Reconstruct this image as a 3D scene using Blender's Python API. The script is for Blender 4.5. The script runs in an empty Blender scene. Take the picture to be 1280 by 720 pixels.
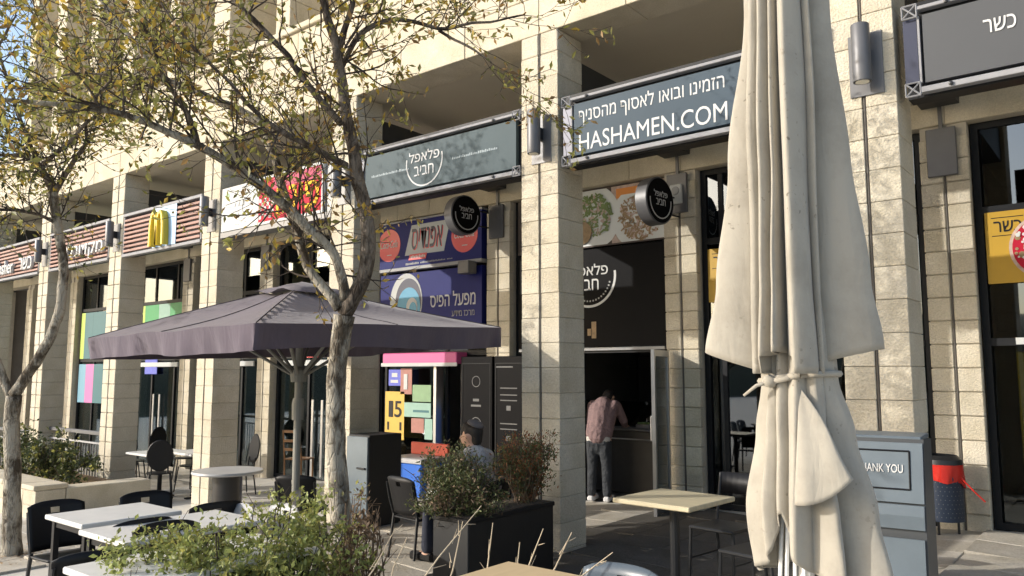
import bpy, bmesh, math, random
from mathutils import Vector, Matrix, Euler, noise

# ---------------------------------------------------------------- camera, sky, sun, exposure
scene = bpy.context.scene
col = scene.collection
R = math.radians
cam_data = bpy.data.cameras.new('camera'); cam = bpy.data.objects.new('camera', cam_data); col.objects.link(cam)
cam_data.lens = 27.58; cam_data.sensor_width = 36.0; cam_data.clip_end = 2000
cam.location = (0, -6.322, 1.739)
cam.rotation_euler = (math.pi/2 + 0.1065, 0.0, 0.6804)
scene.camera = cam

SUN_DIR = Vector((0.93, 1.0, -0.52)).normalized()          # direction the light travels
world = bpy.data.worlds.new('World'); scene.world = world; world.use_nodes = True
wn = world.node_tree; wn.nodes.clear()
wo = wn.nodes.new('ShaderNodeOutputWorld'); bg = wn.nodes.new('ShaderNodeBackground'); sky = wn.nodes.new('ShaderNodeTexSky')
sky.sky_type = 'NISHITA'; sky.sun_disc = False
sky.sun_elevation = math.asin(-SUN_DIR.z); sky.sun_rotation = math.atan2(-SUN_DIR.x, -SUN_DIR.y) % (2*math.pi)
sky.air_density = 1.0; sky.dust_density = 2.2
bg.inputs['Strength'].default_value = 0.15
wn.links.new(sky.outputs[0], bg.inputs[0]); wn.links.new(bg.outputs[0], wo.inputs[0])
sl = bpy.data.lights.new('sun', 'SUN'); sl.energy = 2.1; sl.angle = R(0.5); sl.color = (1.0, 0.955, 0.885)
so = bpy.data.objects.new('sun', sl); col.objects.link(so)
so.rotation_euler = SUN_DIR.to_track_quat('-Z', 'Y').to_euler()
vs = scene.view_settings
vs.view_transform = 'Standard'; vs.look = 'None'; vs.gamma = 1.0; vs.exposure = 1.02
vs.use_curve_mapping = False
scene.cycles.max_bounces = 8; scene.cycles.transparent_max_bounces = 12

rnd = random.Random(7)
def ground_z(x): return 0.04*(x+4.5)

# ---------------------------------------------------------------- materials
MATS = {}
def nodes(name):
    m = bpy.data.materials.new(name); m.use_nodes = True
    return m, m.node_tree.nodes, m.node_tree.links, m.node_tree.nodes['Principled BSDF']
def plain(name, c, rough=0.6, metal=0.0, var=0.0, scale=6.0, bump=0.0, bscale=60.0, bdist=0.01, spec=0.5, objvar=0.0, island=0.0, streak=None, trans=0.0, coat=0.0):
    """Principled colour with noise variation, optional per-object / per-leaf variation and relief."""
    m, n, l, b = nodes(name)
    b.inputs['Roughness'].default_value = rough; b.inputs['Metallic'].default_value = metal
    b.inputs['Specular IOR Level'].default_value = spec
    if coat: b.inputs['Coat Weight'].default_value = coat
    tc = n.new('ShaderNodeTexCoord')
    colour = None
    base = n.new('ShaderNodeRGB'); base.outputs[0].default_value = (*c, 1); colour = base.outputs[0]
    def scaleby(fac_socket, lo, hi):
        nonlocal colour
        mr = n.new('ShaderNodeMapRange'); l.new(fac_socket, mr.inputs[0]); mr.inputs[3].default_value = lo; mr.inputs[4].default_value = hi
        mx = n.new('ShaderNodeVectorMath'); mx.operation = 'SCALE'; l.new(colour, mx.inputs[0]); l.new(mr.outputs[0], mx.inputs['Scale']); colour = mx.outputs[0]
    if var:
        mp = n.new('ShaderNodeMapping'); l.new(tc.outputs['Object'], mp.inputs[0])
        if streak: mp.inputs['Scale'].default_value = streak
        oi = n.new('ShaderNodeObjectInfo'); ad = n.new('ShaderNodeVectorMath'); ad.operation = 'ADD'
        sc = n.new('ShaderNodeMath'); sc.operation = 'MULTIPLY'; sc.inputs[1].default_value = 37.0; l.new(oi.outputs['Random'], sc.inputs[0])
        l.new(mp.outputs[0], ad.inputs[0]); l.new(sc.outputs[0], ad.inputs[1])
        nz = n.new('ShaderNodeTexNoise'); nz.inputs['Scale'].default_value = scale; nz.inputs['Detail'].default_value = 6; nz.inputs['Roughness'].default_value = 0.65
        l.new(ad.outputs[0], nz.inputs['Vector']); scaleby(nz.outputs[0], 1-var*1.6, 1+var*1.6)
    if objvar:
        oi2 = n.new('ShaderNodeObjectInfo'); scaleby(oi2.outputs['Random'], 1-objvar, 1+objvar)
    if island:
        g = n.new('ShaderNodeNewGeometry'); scaleby(g.outputs['Random Per Island'], 1-island, 1+island)
    l.new(colour, b.inputs['Base Color'])
    if bump:
        nb = n.new('ShaderNodeTexNoise'); nb.inputs['Scale'].default_value = bscale; nb.inputs['Detail'].default_value = 5
        l.new(tc.outputs['Object'], nb.inputs['Vector'])
        bp = n.new('ShaderNodeBump'); bp.inputs['Strength'].default_value = bump; bp.inputs['Distance'].default_value = bdist
        l.new(nb.outputs[0], bp.inputs['Height']); l.new(bp.outputs[0], b.inputs['Normal'])
    if trans:
        tr = n.new('ShaderNodeBsdfTranslucent'); l.new(colour, tr.inputs[0]); mx = n.new('ShaderNodeMixShader'); mx.inputs[0].default_value = trans
        out = n['Material Output']; l.new(b.outputs[0], mx.inputs[1]); l.new(tr.outputs[0], mx.inputs[2]); l.new(mx.outputs[0], out.inputs[0])
    MATS[name] = m
    return m

def stone(name, c, strength=0.5, scale=55, objvar=0.10, pits=True, stain=0.0):
    m, n, l, b = nodes(name)
    b.inputs['Roughness'].default_value = 0.9; b.inputs['Specular IOR Level'].default_value = 0.2
    tc = n.new('ShaderNodeTexCoord'); oi = n.new('ShaderNodeObjectInfo')
    sc = n.new('ShaderNodeMath'); sc.operation = 'MULTIPLY'; sc.inputs[1].default_value = 91.0; l.new(oi.outputs['Random'], sc.inputs[0])
    ad = n.new('ShaderNodeVectorMath'); ad.operation = 'ADD'; l.new(tc.outputs['Object'], ad.inputs[0]); l.new(sc.outputs[0], ad.inputs[1])
    n1 = n.new('ShaderNodeTexNoise'); n1.inputs['Scale'].default_value = 3.0; n1.inputs['Detail'].default_value = 5; l.new(ad.outputs[0], n1.inputs['Vector'])
    n2 = n.new('ShaderNodeTexNoise'); n2.inputs['Scale'].default_value = scale; n2.inputs['Detail'].default_value = 4; n2.inputs['Roughness'].default_value = 0.7; l.new(ad.outputs[0], n2.inputs['Vector'])
    vo = n.new('ShaderNodeTexVoronoi'); vo.inputs['Scale'].default_value = scale*0.9; l.new(ad.outputs[0], vo.inputs['Vector'])
    r1 = n.new('ShaderNodeValToRGB'); r1.color_ramp.elements[0].position = 0.3; r1.color_ramp.elements[1].position = 0.72
    r1.color_ramp.elements[0].color = (c[0]*0.86, c[1]*0.83, c[2]*0.76, 1); r1.color_ramp.elements[1].color = (c[0]*1.08, c[1]*1.07, c[2]*1.06, 1)
    l.new(n1.outputs[0], r1.inputs[0])
    mr = n.new('ShaderNodeMapRange'); mr.inputs[1].default_value = 0.3; mr.inputs[2].default_value = 0.7; mr.inputs[3].default_value = 0.80; mr.inputs[4].default_value = 1.1; l.new(n2.outputs[0], mr.inputs[0])
    m1 = n.new('ShaderNodeVectorMath'); m1.operation = 'SCALE'; l.new(r1.outputs[0], m1.inputs[0]); l.new(mr.outputs[0], m1.inputs['Scale'])
    mo = n.new('ShaderNodeMapRange'); mo.inputs[3].default_value = 1-objvar; mo.inputs[4].default_value = 1+objvar; l.new(oi.outputs['Random'], mo.inputs[0])
    m2 = n.new('ShaderNodeVectorMath'); m2.operation = 'SCALE'; l.new(m1.outputs[0], m2.inputs[0]); l.new(mo.outputs[0], m2.inputs['Scale'])
    last = m2.outputs[0]
    if stain:
        gp = n.new('ShaderNodeNewGeometry'); ns = n.new('ShaderNodeTexNoise'); ns.inputs['Scale'].default_value = 1.3; ns.inputs['Detail'].default_value = 7; ns.inputs['Roughness'].default_value = 0.7
        mp = n.new('ShaderNodeMapping'); mp.inputs['Scale'].default_value = (2.2, 2.2, 0.8); l.new(gp.outputs['Position'], mp.inputs[0]); l.new(mp.outputs[0], ns.inputs['Vector'])
        rs = n.new('ShaderNodeMapRange'); rs.inputs[1].default_value = 0.52; rs.inputs[2].default_value = 0.75; rs.inputs[3].default_value = 0; rs.inputs[4].default_value = stain; l.new(ns.outputs[0], rs.inputs[0])
        mm = n.new('ShaderNodeMix'); mm.data_type = 'RGBA'; l.new(rs.outputs[0], mm.inputs[0]); l.new(last, mm.inputs[6]); mm.inputs[7].default_value = (c[0]*0.55, c[1]*0.47, c[2]*0.36, 1); last = mm.outputs[2]
    l.new(last, b.inputs['Base Color'])
    hm = n.new('ShaderNodeMath'); hm.operation = 'ADD'; l.new(n2.outputs[0], hm.inputs[0]); l.new(vo.outputs['Distance'], hm.inputs[1])
    bp = n.new('ShaderNodeBump'); bp.inputs['Strength'].default_value = strength; bp.inputs['Distance'].default_value = 0.012
    l.new(hm.outputs[0], bp.inputs['Height']); l.new(bp.outputs[0], b.inputs['Normal'])
    MATS[name] = m
    return m

def glass(name, tint=(0.5, 0.55, 0.55), low=0.05, rough=0.02):
    m = bpy.data.materials.new(name); m.use_nodes = True; n = m.node_tree.nodes; l = m.node_tree.links; n.clear()
    o = n.new('ShaderNodeOutputMaterial'); t = n.new('ShaderNodeBsdfTransparent'); t.inputs[0].default_value = (*tint, 1)
    g = n.new('ShaderNodeBsdfGlossy'); g.inputs['Roughness'].default_value = rough; g.inputs[0].default_value = (0.9, 0.95, 1, 1)
    f = n.new('ShaderNodeLayerWeight'); f.inputs[0].default_value = 0.28
    mr = n.new('ShaderNodeMapRange'); mr.inputs[3].default_value = low; mr.inputs[4].default_value = 0.65; l.new(f.outputs['Fresnel'], mr.inputs[0])
    x = n.new('ShaderNodeMixShader'); l.new(mr.outputs[0], x.inputs[0]); l.new(t.outputs[0], x.inputs[1]); l.new(g.outputs[0], x.inputs[2]); l.new(x.outputs[0], o.inputs[0])
    MATS[name] = m
    return m

STONE = (0.565, 0.52, 0.425)
stone('stone', STONE, 0.5, 60, 0.08, stain=0.3)
stone('stone_side', STONE, 0.5, 60, 0.05, stain=0.35)
stone('stone_smooth', (0.58, 0.53, 0.425), 0.25, 70, 0.04, stain=0.18)
stone('stone_upper', (0.54, 0.49, 0.39), 0.2, 40, 0.04, stain=0.2)
plain('mortar', (0.47, 0.43, 0.355), 0.95, var=0.15, scale=9, bump=0.3)
plain('plaster', (0.5, 0.45, 0.36), 0.9, var=0.08, scale=2, bump=0.1)
plain('plaster_ceiling', (0.52, 0.47, 0.37), 0.9, var=0.06, scale=1.5, bump=0.05)
plain('dark_beam', (0.035, 0.035, 0.035), 0.6, var=0.1)
plain('conduit', (0.085, 0.075, 0.065), 0.55, var=0.15)
stone('paving_shade', (0.10, 0.094, 0.085), 0.25, 45, 0.12, stain=0.4)  # same stone as paving, colour darkened to stand for deep floor shade
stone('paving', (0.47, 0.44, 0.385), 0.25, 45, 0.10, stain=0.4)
plain('asphalt_paving', (0.50, 0.475, 0.42), 0.9, var=0.15, scale=1.5, bump=0.2, bscale=30)
plain('steel', (0.42, 0.42, 0.42), 0.35, 0.85, var=0.08, scale=4)
plain('grey_paint_metal', (0.12, 0.12, 0.125), 0.45, 0.2, var=0.12, scale=5)
plain('rail_metal', (0.36, 0.36, 0.37), 0.5, 0.3, var=0.06)
plain('dark_metal', (0.022, 0.023, 0.025), 0.42, 0.3, var=0.15, scale=5)
plain('navy_metal', (0.02, 0.024, 0.05), 0.4, 0.2)
plain('black_plastic', (0.010, 0.010, 0.011), 0.5, var=0.15, scale=8, spec=0.25)
plain('black_frame', (0.012, 0.013, 0.015), 0.5, var=0.1, spec=0.2)
plain('white_top', (0.60, 0.59, 0.56), 0.45, var=0.12, scale=7)
plain('beige_top', (0.48, 0.42, 0.28), 0.5, var=0.2, scale=2.5, streak=(1, 9, 1))
plain('tan_top', (0.48, 0.37, 0.22), 0.5, var=0.10, scale=2.5, streak=(9, 1, 1))
plain('grey_chair', (0.38, 0.38, 0.375), 0.4, var=0.06)
plain('blue_grey_chair', (0.08, 0.10, 0.12), 0.3, var=0.08)
plain('sign_slate', (0.062, 0.088, 0.098), 0.55, var=0.10, scale=1.6, spec=0.12)
plain('sign_slate_blue', (0.058, 0.082, 0.105), 0.55, var=0.12, scale=1.6, spec=0.12)
plain('sign_grey', (0.052, 0.055, 0.06), 0.6, var=0.08, scale=2)
plain('white_letters', (0.58, 0.58, 0.57), 0.6, spec=0.1)
plain('sign_rail', (0.27, 0.27, 0.28), 0.6, var=0.15, scale=5, spec=0.15)
plain('wood_dark', (0.24, 0.115, 0.04), 0.5, var=0.15)
plain('faint_letters', (0.16, 0.22, 0.25), 0.5)
plain('grey_letters', (0.30, 0.30, 0.30), 0.5)
plain('pink_slat', (0.36, 0.23, 0.195), 0.6, objvar=0.12, var=0.06, spec=0.1)
plain('logo_yellow', (0.85, 0.60, 0.04), 0.4)
plain('logo_yellow_edge', (0.55, 0.42, 0.03), 0.5)
plain('pale_blue', (0.35, 0.52, 0.72), 0.5)
plain('sign_white', (0.52, 0.53, 0.52), 0.6, spec=0.08, var=0.06, scale=5)
plain('sign_red', (0.42, 0.018, 0.04), 0.6, spec=0.08, var=0.12, scale=3)
plain('sign_pinkish', (0.42, 0.09, 0.14), 0.6, spec=0.08, var=0.15, scale=5)
plain('sign_yellow', (0.70, 0.42, 0.03), 0.6, spec=0.08, var=0.06)
plain('sign_blue', (0.013, 0.018, 0.13), 0.5, var=0.08, spec=0.15)
plain('drink_red', (0.62, 0.045, 0.05), 0.4)
plain('teal_blue', (0.03, 0.25, 0.42), 0.45)
plain('pink_light', (0.55, 0.09, 0.26), 0.5)
plain('poster_yellow', (0.55, 0.35, 0.05), 0.5, var=0.06)
plain('poster_amber', (0.44, 0.26, 0.012), 0.5, var=0.06)
plain('poster_green', (0.20, 0.32, 0.17), 0.6, var=0.12, scale=10)
plain('poster_mint', (0.25, 0.40, 0.33), 0.6, var=0.1, scale=10)
plain('poster_salmon', (0.34, 0.15, 0.12), 0.6, var=0.2, scale=14)
plain('poster_blue', (0.10, 0.12, 0.50), 0.6, var=0.2, scale=14)
plain('poster_teal', (0.03, 0.13, 0.15), 0.5, var=0.05)
plain('poster_lime', (0.42, 0.55, 0.10), 0.5)
plain('poster_kelly', (0.03, 0.28, 0.09), 0.5)
plain('poster_pink', (0.5, 0.15, 0.36), 0.5)
plain('poster_skyblue', (0.15, 0.32, 0.42), 0.5)
plain('plate_white', (0.60, 0.62, 0.60), 0.4)
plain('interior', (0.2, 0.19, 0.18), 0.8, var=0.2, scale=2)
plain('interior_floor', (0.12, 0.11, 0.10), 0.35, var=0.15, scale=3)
plain('counter_dark', (0.03, 0.028, 0.027), 0.35, var=0.2)
plain('freezer_blue', (0.02, 0.12, 0.50), 0.35, var=0.08, scale=3)
plain('freezer_red', (0.60, 0.10, 0.06), 0.4, var=0.1)
plain('bark_twig', (0.055, 0.042, 0.033), 0.95, var=0.2, scale=8)
plain('dry_twig', (0.42, 0.35, 0.25), 0.9, var=0.15)
plain('leaf_olive', (0.25, 0.245, 0.07), 0.55, island=0.45, trans=0.5)
plain('leaf_yellow', (0.42, 0.30, 0.05), 0.55, island=0.45, trans=0.35)
plain('leaf_brown', (0.27, 0.165, 0.06), 0.6, island=0.4, trans=0.3)
plain('leaf_dark', (0.055, 0.07, 0.022), 0.5, island=0.5, trans=0.25)
plain('leaf_bright', (0.25, 0.28, 0.085), 0.5, island=0.45, trans=0.35)
plain('leaf_conifer', (0.10, 0.115, 0.04), 0.6, island=0.5, trans=0.25)
plain('leaf_rust', (0.22, 0.085, 0.03), 0.6, island=0.45, trans=0.25)
plain('leaf_dry', (0.15, 0.10, 0.06), 0.7, island=0.4, trans=0.2)
plain('added_hill_scrub', (0.11, 0.105, 0.06), 0.95, var=0.4, scale=0.15)
plain('purple_seam', (0.045, 0.038, 0.046), 0.9)
plain('menu_print', (0.10, 0.10, 0.10), 0.6)
plain('soil', (0.055, 0.042, 0.03), 1.0, var=0.3, scale=14, bump=1.0, bscale=30)
plain('straw', (0.30, 0.20, 0.11), 1.0, var=0.3, scale=12, bump=1.0, bscale=30)
plain('planter_black', (0.008, 0.008, 0.008), 0.6, var=0.2, scale=6)
plain('bin_grey', (0.12, 0.15, 0.175), 0.42, 0.2, var=0.16, scale=4)
plain('bin_edge', (0.05, 0.055, 0.06), 0.45, 0.2)
plain('mesh_navy', (0.018, 0.028, 0.05), 0.5, 0.3)
plain('red_bag', (0.62, 0.03, 0.02), 0.25, var=0.12, scale=9, trans=0.2)
plain('skin', (0.48, 0.29, 0.21), 0.55)
plain('hair', (0.018, 0.013, 0.010), 0.7, bump=0.5, bscale=120)
plain('kippah', (0.10, 0.09, 0.09), 0.9, bump=0.3)
plain('shirt_pink', (0.19, 0.125, 0.125), 0.9, var=0.15, scale=6, bump=1.0, bscale=9, bdist=0.06)
plain('shirt_grey', (0.36, 0.36, 0.37), 0.9, var=0.12, scale=6, bump=1.0, bscale=9, bdist=0.06)
plain('shirt_hem', (0.45, 0.43, 0.40), 0.9)
plain('jeans', (0.03, 0.034, 0.04), 0.9, var=0.3, scale=7, bump=1.0, bscale=11, bdist=0.05)
plain('trousers_dark', (0.02, 0.024, 0.04), 0.9, var=0.15)
plain('shoe_white', (0.6, 0.6, 0.6), 0.5)
plain('umbrella_pole', (0.20, 0.195, 0.17), 0.5, var=0.12, scale=5)
plain('white_plastic', (0.75, 0.75, 0.73), 0.4)
plain('menu_black', (0.006, 0.006, 0.007), 0.5, var=0.1, spec=0.06)
plain('orange', (0.70, 0.24, 0.03), 0.5)
plain('lamp_off', (0.75, 0.72, 0.62), 0.4)
plain('far_stone', (0.50, 0.45, 0.36), 0.9, var=0.12, scale=2)
plain('food_dark', (0.07, 0.05, 0.04), 0.6, var=0.5, scale=9)
plain('food_a', (0.30, 0.20, 0.10), 0.6, var=0.45, scale=18)
plain('food_b', (0.16, 0.22, 0.07), 0.6, var=0.45, scale=16)
plain('food_c', (0.48, 0.36, 0.30), 0.6, var=0.45, scale=12)
glass('pane', (0.55, 0.6, 0.6), 0.06)
glass('pane_dark', (0.25, 0.28, 0.29), 0.13)

def fabric(name, c, dirt, dcol, weave=0.15, trans=0.12, sheen=0.2):
    m, n, l, b = nodes(name)
    b.inputs['Roughness'].default_value = 0.9; b.inputs['Specular IOR Level'].default_value = 0.15; b.inputs['Sheen Weight'].default_value = sheen
    tc = n.new('ShaderNodeTexCoord')
    nz = n.new('ShaderNodeTexNoise'); nz.inputs['Scale'].default_value = 3.2; nz.inputs['Detail'].default_value = 8; nz.inputs['Roughness'].default_value = 0.7; l.new(tc.outputs['Object'], nz.inputs['Vector'])
    r = n.new('ShaderNodeMapRange'); r.inputs[1].default_value = 0.45; r.inputs[2].default_value = 0.8; r.inputs[3].default_value = 0.0; r.inputs[4].default_value = dirt; l.new(nz.outputs[0], r.inputs[0])
    mx = n.new('ShaderNodeMix'); mx.data_type = 'RGBA'; l.new(r.outputs[0], mx.inputs[0]); mx.inputs[6].default_value = (*c, 1); mx.inputs[7].default_value = (*dcol, 1)
    # mildew specks, gathered in patches
    vo = n.new('ShaderNodeTexNoise'); vo.inputs['Scale'].default_value = 42; vo.inputs['Detail'].default_value = 2; l.new(tc.outputs['Object'], vo.inputs['Vector'])
    big = n.new('ShaderNodeTexNoise'); big.inputs['Scale'].default_value = 2.1; l.new(tc.outputs['Object'], big.inputs['Vector'])
    s1 = n.new('ShaderNodeMapRange'); s1.inputs[1].default_value = 0.65; s1.inputs[2].default_value = 0.71; l.new(vo.outputs[0], s1.inputs[0])
    s2 = n.new('ShaderNodeMapRange'); s2.inputs[1].default_value = 0.53; s2.inputs[2].default_value = 0.64; l.new(big.outputs[0], s2.inputs[0])
    mu = n.new('ShaderNodeMath'); mu.operation = 'MULTIPLY'; l.new(s1.outputs[0], mu.inputs[0]); l.new(s2.outputs[0], mu.inputs[1])
    mu2 = n.new('ShaderNodeMath'); mu2.operation = 'MULTIPLY'; l.new(mu.outputs[0], mu2.inputs[0]); mu2.inputs[1].default_value = 0.75 if dirt > 0.6 else 0.0
    m3 = n.new('ShaderNodeMix'); m3.data_type = 'RGBA'; l.new(mu2.outputs[0], m3.inputs[0]); l.new(mx.outputs[2], m3.inputs[6]); m3.inputs[7].default_value = (c[0]*0.3, c[1]*0.28, c[2]*0.25, 1)
    l.new(m3.outputs[2], b.inputs['Base Color'])
    mpc = n.new('ShaderNodeMapping'); mpc.inputs['Scale'].default_value = (1.0, 1.0, 0.28); l.new(tc.outputs['Object'], mpc.inputs[0])
    nb = n.new('ShaderNodeTexNoise'); nb.inputs['Scale'].default_value = 13; nb.inputs['Detail'].default_value = 6; nb.inputs['Distortion'].default_value = 0.6; l.new(mpc.outputs[0], nb.inputs['Vector'])
    bp = n.new('ShaderNodeBump'); bp.inputs['Strength'].default_value = weave*1.4; bp.inputs['Distance'].default_value = 0.016; l.new(nb.outputs[0], bp.inputs['Height']); l.new(bp.outputs[0], b.inputs['Normal'])
    tr = n.new('ShaderNodeBsdfTranslucent'); l.new(m3.outputs[2], tr.inputs[0]); ms = n.new('ShaderNodeMixShader'); ms.inputs[0].default_value = trans
    out = n['Material Output']; l.new(b.outputs[0], ms.inputs[1]); l.new(tr.outputs[0], ms.inputs[2]); l.new(ms.outputs[0], out.inputs[0])
    MATS[name] = m
def bark(name, pale, dark, bias):
    m, n, l, b = nodes(name)
    b.inputs['Roughness'].default_value = 0.95; b.inputs['Specular IOR Level'].default_value = 0.15
    tc = n.new('ShaderNodeTexCoord'); mp = n.new('ShaderNodeMapping'); mp.inputs['Scale'].default_value = (1, 1, 0.38); l.new(tc.outputs['Object'], mp.inputs[0])
    n1 = n.new('ShaderNodeTexNoise'); n1.inputs['Scale'].default_value = 15; n1.inputs['Detail'].default_value = 9; n1.inputs['Roughness'].default_value = 0.72; n1.inputs['Distortion'].default_value = 0.8; l.new(mp.outputs[0], n1.inputs['Vector'])
    n2 = n.new('ShaderNodeTexNoise'); n2.inputs['Scale'].default_value = 4.5; n2.inputs['Detail'].default_value = 5; l.new(tc.outputs['Object'], n2.inputs['Vector'])
    vo = n.new('ShaderNodeTexVoronoi'); vo.feature = 'DISTANCE_TO_EDGE'; vo.inputs['Scale'].default_value = 22; l.new(mp.outputs[0], vo.inputs['Vector'])
    ad = n.new('ShaderNodeMath'); ad.operation = 'MULTIPLY_ADD'; l.new(n2.outputs[0], ad.inputs[0]); ad.inputs[1].default_value = 0.9; l.new(n1.outputs[0], ad.inputs[2])
    r = n.new('ShaderNodeValToRGB'); r.color_ramp.elements[0].position = 0.80+bias; r.color_ramp.elements[1].position = 1.08+bias
    r.color_ramp.elements[0].color = (*dark, 1); r.color_ramp.elements[1].color = (*pale, 1); e = r.color_ramp.elements.new(0.93+bias); e.color = tuple(pale[i]*0.55+dark[i]*0.45 for i in range(3))+(1,)
    l.new(ad.outputs[0], r.inputs[0]); l.new(r.outputs[0], b.inputs['Base Color'])
    cr = n.new('ShaderNodeMapRange'); cr.inputs[1].default_value = 0.0; cr.inputs[2].default_value = 0.12; l.new(vo.outputs['Distance'], cr.inputs[0])
    hs = n.new('ShaderNodeMath'); hs.operation = 'MULTIPLY_ADD'; l.new(cr.outputs[0], hs.inputs[0]); hs.inputs[1].default_value = 0.35; l.new(n1.outputs[0], hs.inputs[2])
    bp = n.new('ShaderNodeBump'); bp.inputs['Strength'].default_value = 1.0; bp.inputs['Distance'].default_value = 0.03; l.new(hs.outputs[0], bp.inputs['Height']); l.new(bp.outputs[0], b.inputs['Normal'])
    MATS[name] = m
bark('bark', (0.40, 0.365, 0.30), (0.085, 0.068, 0.05), 0.0)
bark('bark_dark', (0.21, 0.175, 0.14), (0.055, 0.043, 0.034), 0.0)
fabric('canvas_beige', (0.37, 0.34, 0.283), 0.8, (0.23, 0.207, 0.168), 0.35, 0.02)
fabric('canvas_purple', (0.105, 0.086, 0.108), 0.5, (0.058, 0.048, 0.062), 0.35, 0.015)

# ---------------------------------------------------------------- mesh helpers
class MB:
    """collects shapes; build() links them as one mesh object"""
    def __init__(s): s.v = []; s.f = []; s.mi = []; s.cur = 0
    def add(s, vs, fs):
        o = len(s.v); s.v += [tuple(v) for v in vs]; s.f += [tuple(i+o for i in f) for f in fs]; s.mi += [s.cur]*len(fs); return s
    def box(s, x0, x1, y0, y1, z0, z1, rot=None, bev=0.0):
        if bev:
            b = bev; vs = []
            for (cx, cy, cz) in ((0,0,0),(1,0,0),(1,1,0),(0,1,0),(0,0,1),(1,0,1),(1,1,1),(0,1,1)):
                X = (x0, x1)[cx]; Y = (y0, y1)[cy]; Z = (z0, z1)[cz]; sx = 1-2*cx; sy = 1-2*cy; sz = 1-2*cz
                vs += [(X, Y+sy*b, Z+sz*b), (X+sx*b, Y, Z+sz*b), (X+sx*b, Y+sy*b, Z)]
            bm = bmesh.new()
            for v in vs: bm.verts.new(v)
            bmesh.ops.convex_hull(bm, input=bm.verts[:])
            bmesh.ops.dissolve_limit(bm, angle_limit=0.01, verts=bm.verts[:], edges=bm.edges[:])
            bm.verts.index_update()
            vv = [v.co.copy() for v in bm.verts]; ff = [[v.index for v in f.verts] for f in bm.faces]; bm.free()
        else:
            vv = [Vector(q) for q in ((x0,y0,z0),(x1,y0,z0),(x1,y1,z0),(x0,y1,z0),(x0,y0,z1),(x1,y0,z1),(x1,y1,z1),(x0,y1,z1))]
            ff = [(0,3,2,1),(4,5,6,7),(0,1,5,4),(1,2,6,5),(2,3,7,6),(3,0,4,7)]
        if rot is not None: vv = [rot @ v for v in vv]
        return s.add(vv, ff)
    def tube(s, pts, rad, n=8, cap=True):
        pts = [Vector(p) for p in pts]
        if not hasattr(rad, '__len__'): rad = [rad]*len(pts)
        rings = []; prev = None
        for i, p in enumerate(pts):
            d = (pts[min(i+1, len(pts)-1)]-pts[max(i-1, 0)])
            d = d.normalized() if d.length > 1e-9 else Vector((0,0,1))
            if prev is None:
                a = d.cross(Vector((0,0,1)));
                if a.length < 1e-3: a = d.cross(Vector((1,0,0)))
            else: a = prev - d*prev.dot(d)
            a.normalize(); prev = a; b = d.cross(a)
            rings.append([p+(a*math.cos(2*math.pi*k/n)+b*math.sin(2*math.pi*k/n))*rad[i] for k in range(n)])
        vs = [v for r in rings for v in r]; fs = []
        for i in range(len(pts)-1):
            for k in range(n): fs.append((i*n+k, i*n+(k+1)%n, (i+1)*n+(k+1)%n, (i+1)*n+k))
        if cap: fs.append(tuple(range(n))[::-1]); fs.append(tuple((len(pts)-1)*n+k for k in range(n)))
        return s.add(vs, fs)
    def lathe(s, prof, c=(0,0,0), n=24, axis='z'):
        vs = []
        for r, z in prof:
            for k in range(n):
                a = 2*math.pi*k/n; q = (r*math.cos(a), r*math.sin(a), z)
                if axis == 'y': q = (q[0], q[2], q[1])
                if axis == 'x': q = (q[2], q[0], q[1])
                vs.append((q[0]+c[0], q[1]+c[1], q[2]+c[2]))
        fs = []
        for i in range(len(prof)-1):
            for k in range(n): fs.append((i*n+k, i*n+(k+1)%n, (i+1)*n+(k+1)%n, (i+1)*n+k))
        fs.append(tuple(range(n))[::-1]); fs.append(tuple((len(prof)-1)*n+k for k in range(n)))
        return s.add(vs, fs)
    def prism(s, poly, y0, y1):
        """polygon in XZ, extruded along Y"""
        n = len(poly); vs = [(x, y0, z) for x, z in poly]+[(x, y1, z) for x, z in poly]
        fs = [tuple(range(n)), tuple(range(2*n-1, n-1, -1))]+[(i, n+i, n+(i+1)%n, (i+1)%n) for i in range(n)]
        return s.add(vs, fs)
    def mesh(s, name):
        me = bpy.data.meshes.new(name); me.from_pydata(s.v, [], s.f); 
        bm = bmesh.new(); bm.from_mesh(me); bmesh.ops.recalc_face_normals(bm, faces=bm.faces[:]); bm.to_mesh(me); bm.free()
        return me
    def build(s, name, mat, parent=None, smooth=False, fix=True):
        me = s.mesh(name) if fix else bpy.data.meshes.new(name)
        if not fix: me.from_pydata(s.v, [], s.f)
        mats = mat if isinstance(mat, (list, tuple)) else [mat]
        for q in mats: me.materials.append(MATS[q])
        if len(mats) > 1:
            for p, i in zip(me.polygons, s.mi): p.material_index = i
        if smooth: me.shade_smooth()
        o = bpy.data.objects.new(name, me); col.objects.link(o); o.parent = parent
        return o
def smooth_angle(o, deg=35):
    o.data.shade_smooth()
    try: o.data.set_sharp_from_angle(angle=R(deg))
    except Exception: pass
    return o
def tag(o, label=None, cat=None, group=None, kind=None):
    if label: o['label'] = label
    if cat: o['category'] = cat
    if group: o['group'] = group
    if kind: o['kind'] = kind
    return o
def empty(name, loc=(0,0,0), rz=0.0, label=None, cat=None, group=None, kind=None):
    o = bpy.data.objects.new(name, None); o.empty_display_size = 0.1; col.objects.link(o); o.location = loc; o.rotation_euler = (0,0,rz)
    return tag(o, label, cat, group, kind)
def copy_tree(o, parent=None):
    c = o.copy(); col.objects.link(c); c.parent = parent
    for ch in list(o.children): copy_tree(ch, c)
    return c
def piece(name, me, parent, loc=(0,0,0)):
    o = bpy.data.objects.new(name, me); col.objects.link(o); o.parent = parent; o.location = loc; return o
def hebrew(t): return t[::-1]
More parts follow.
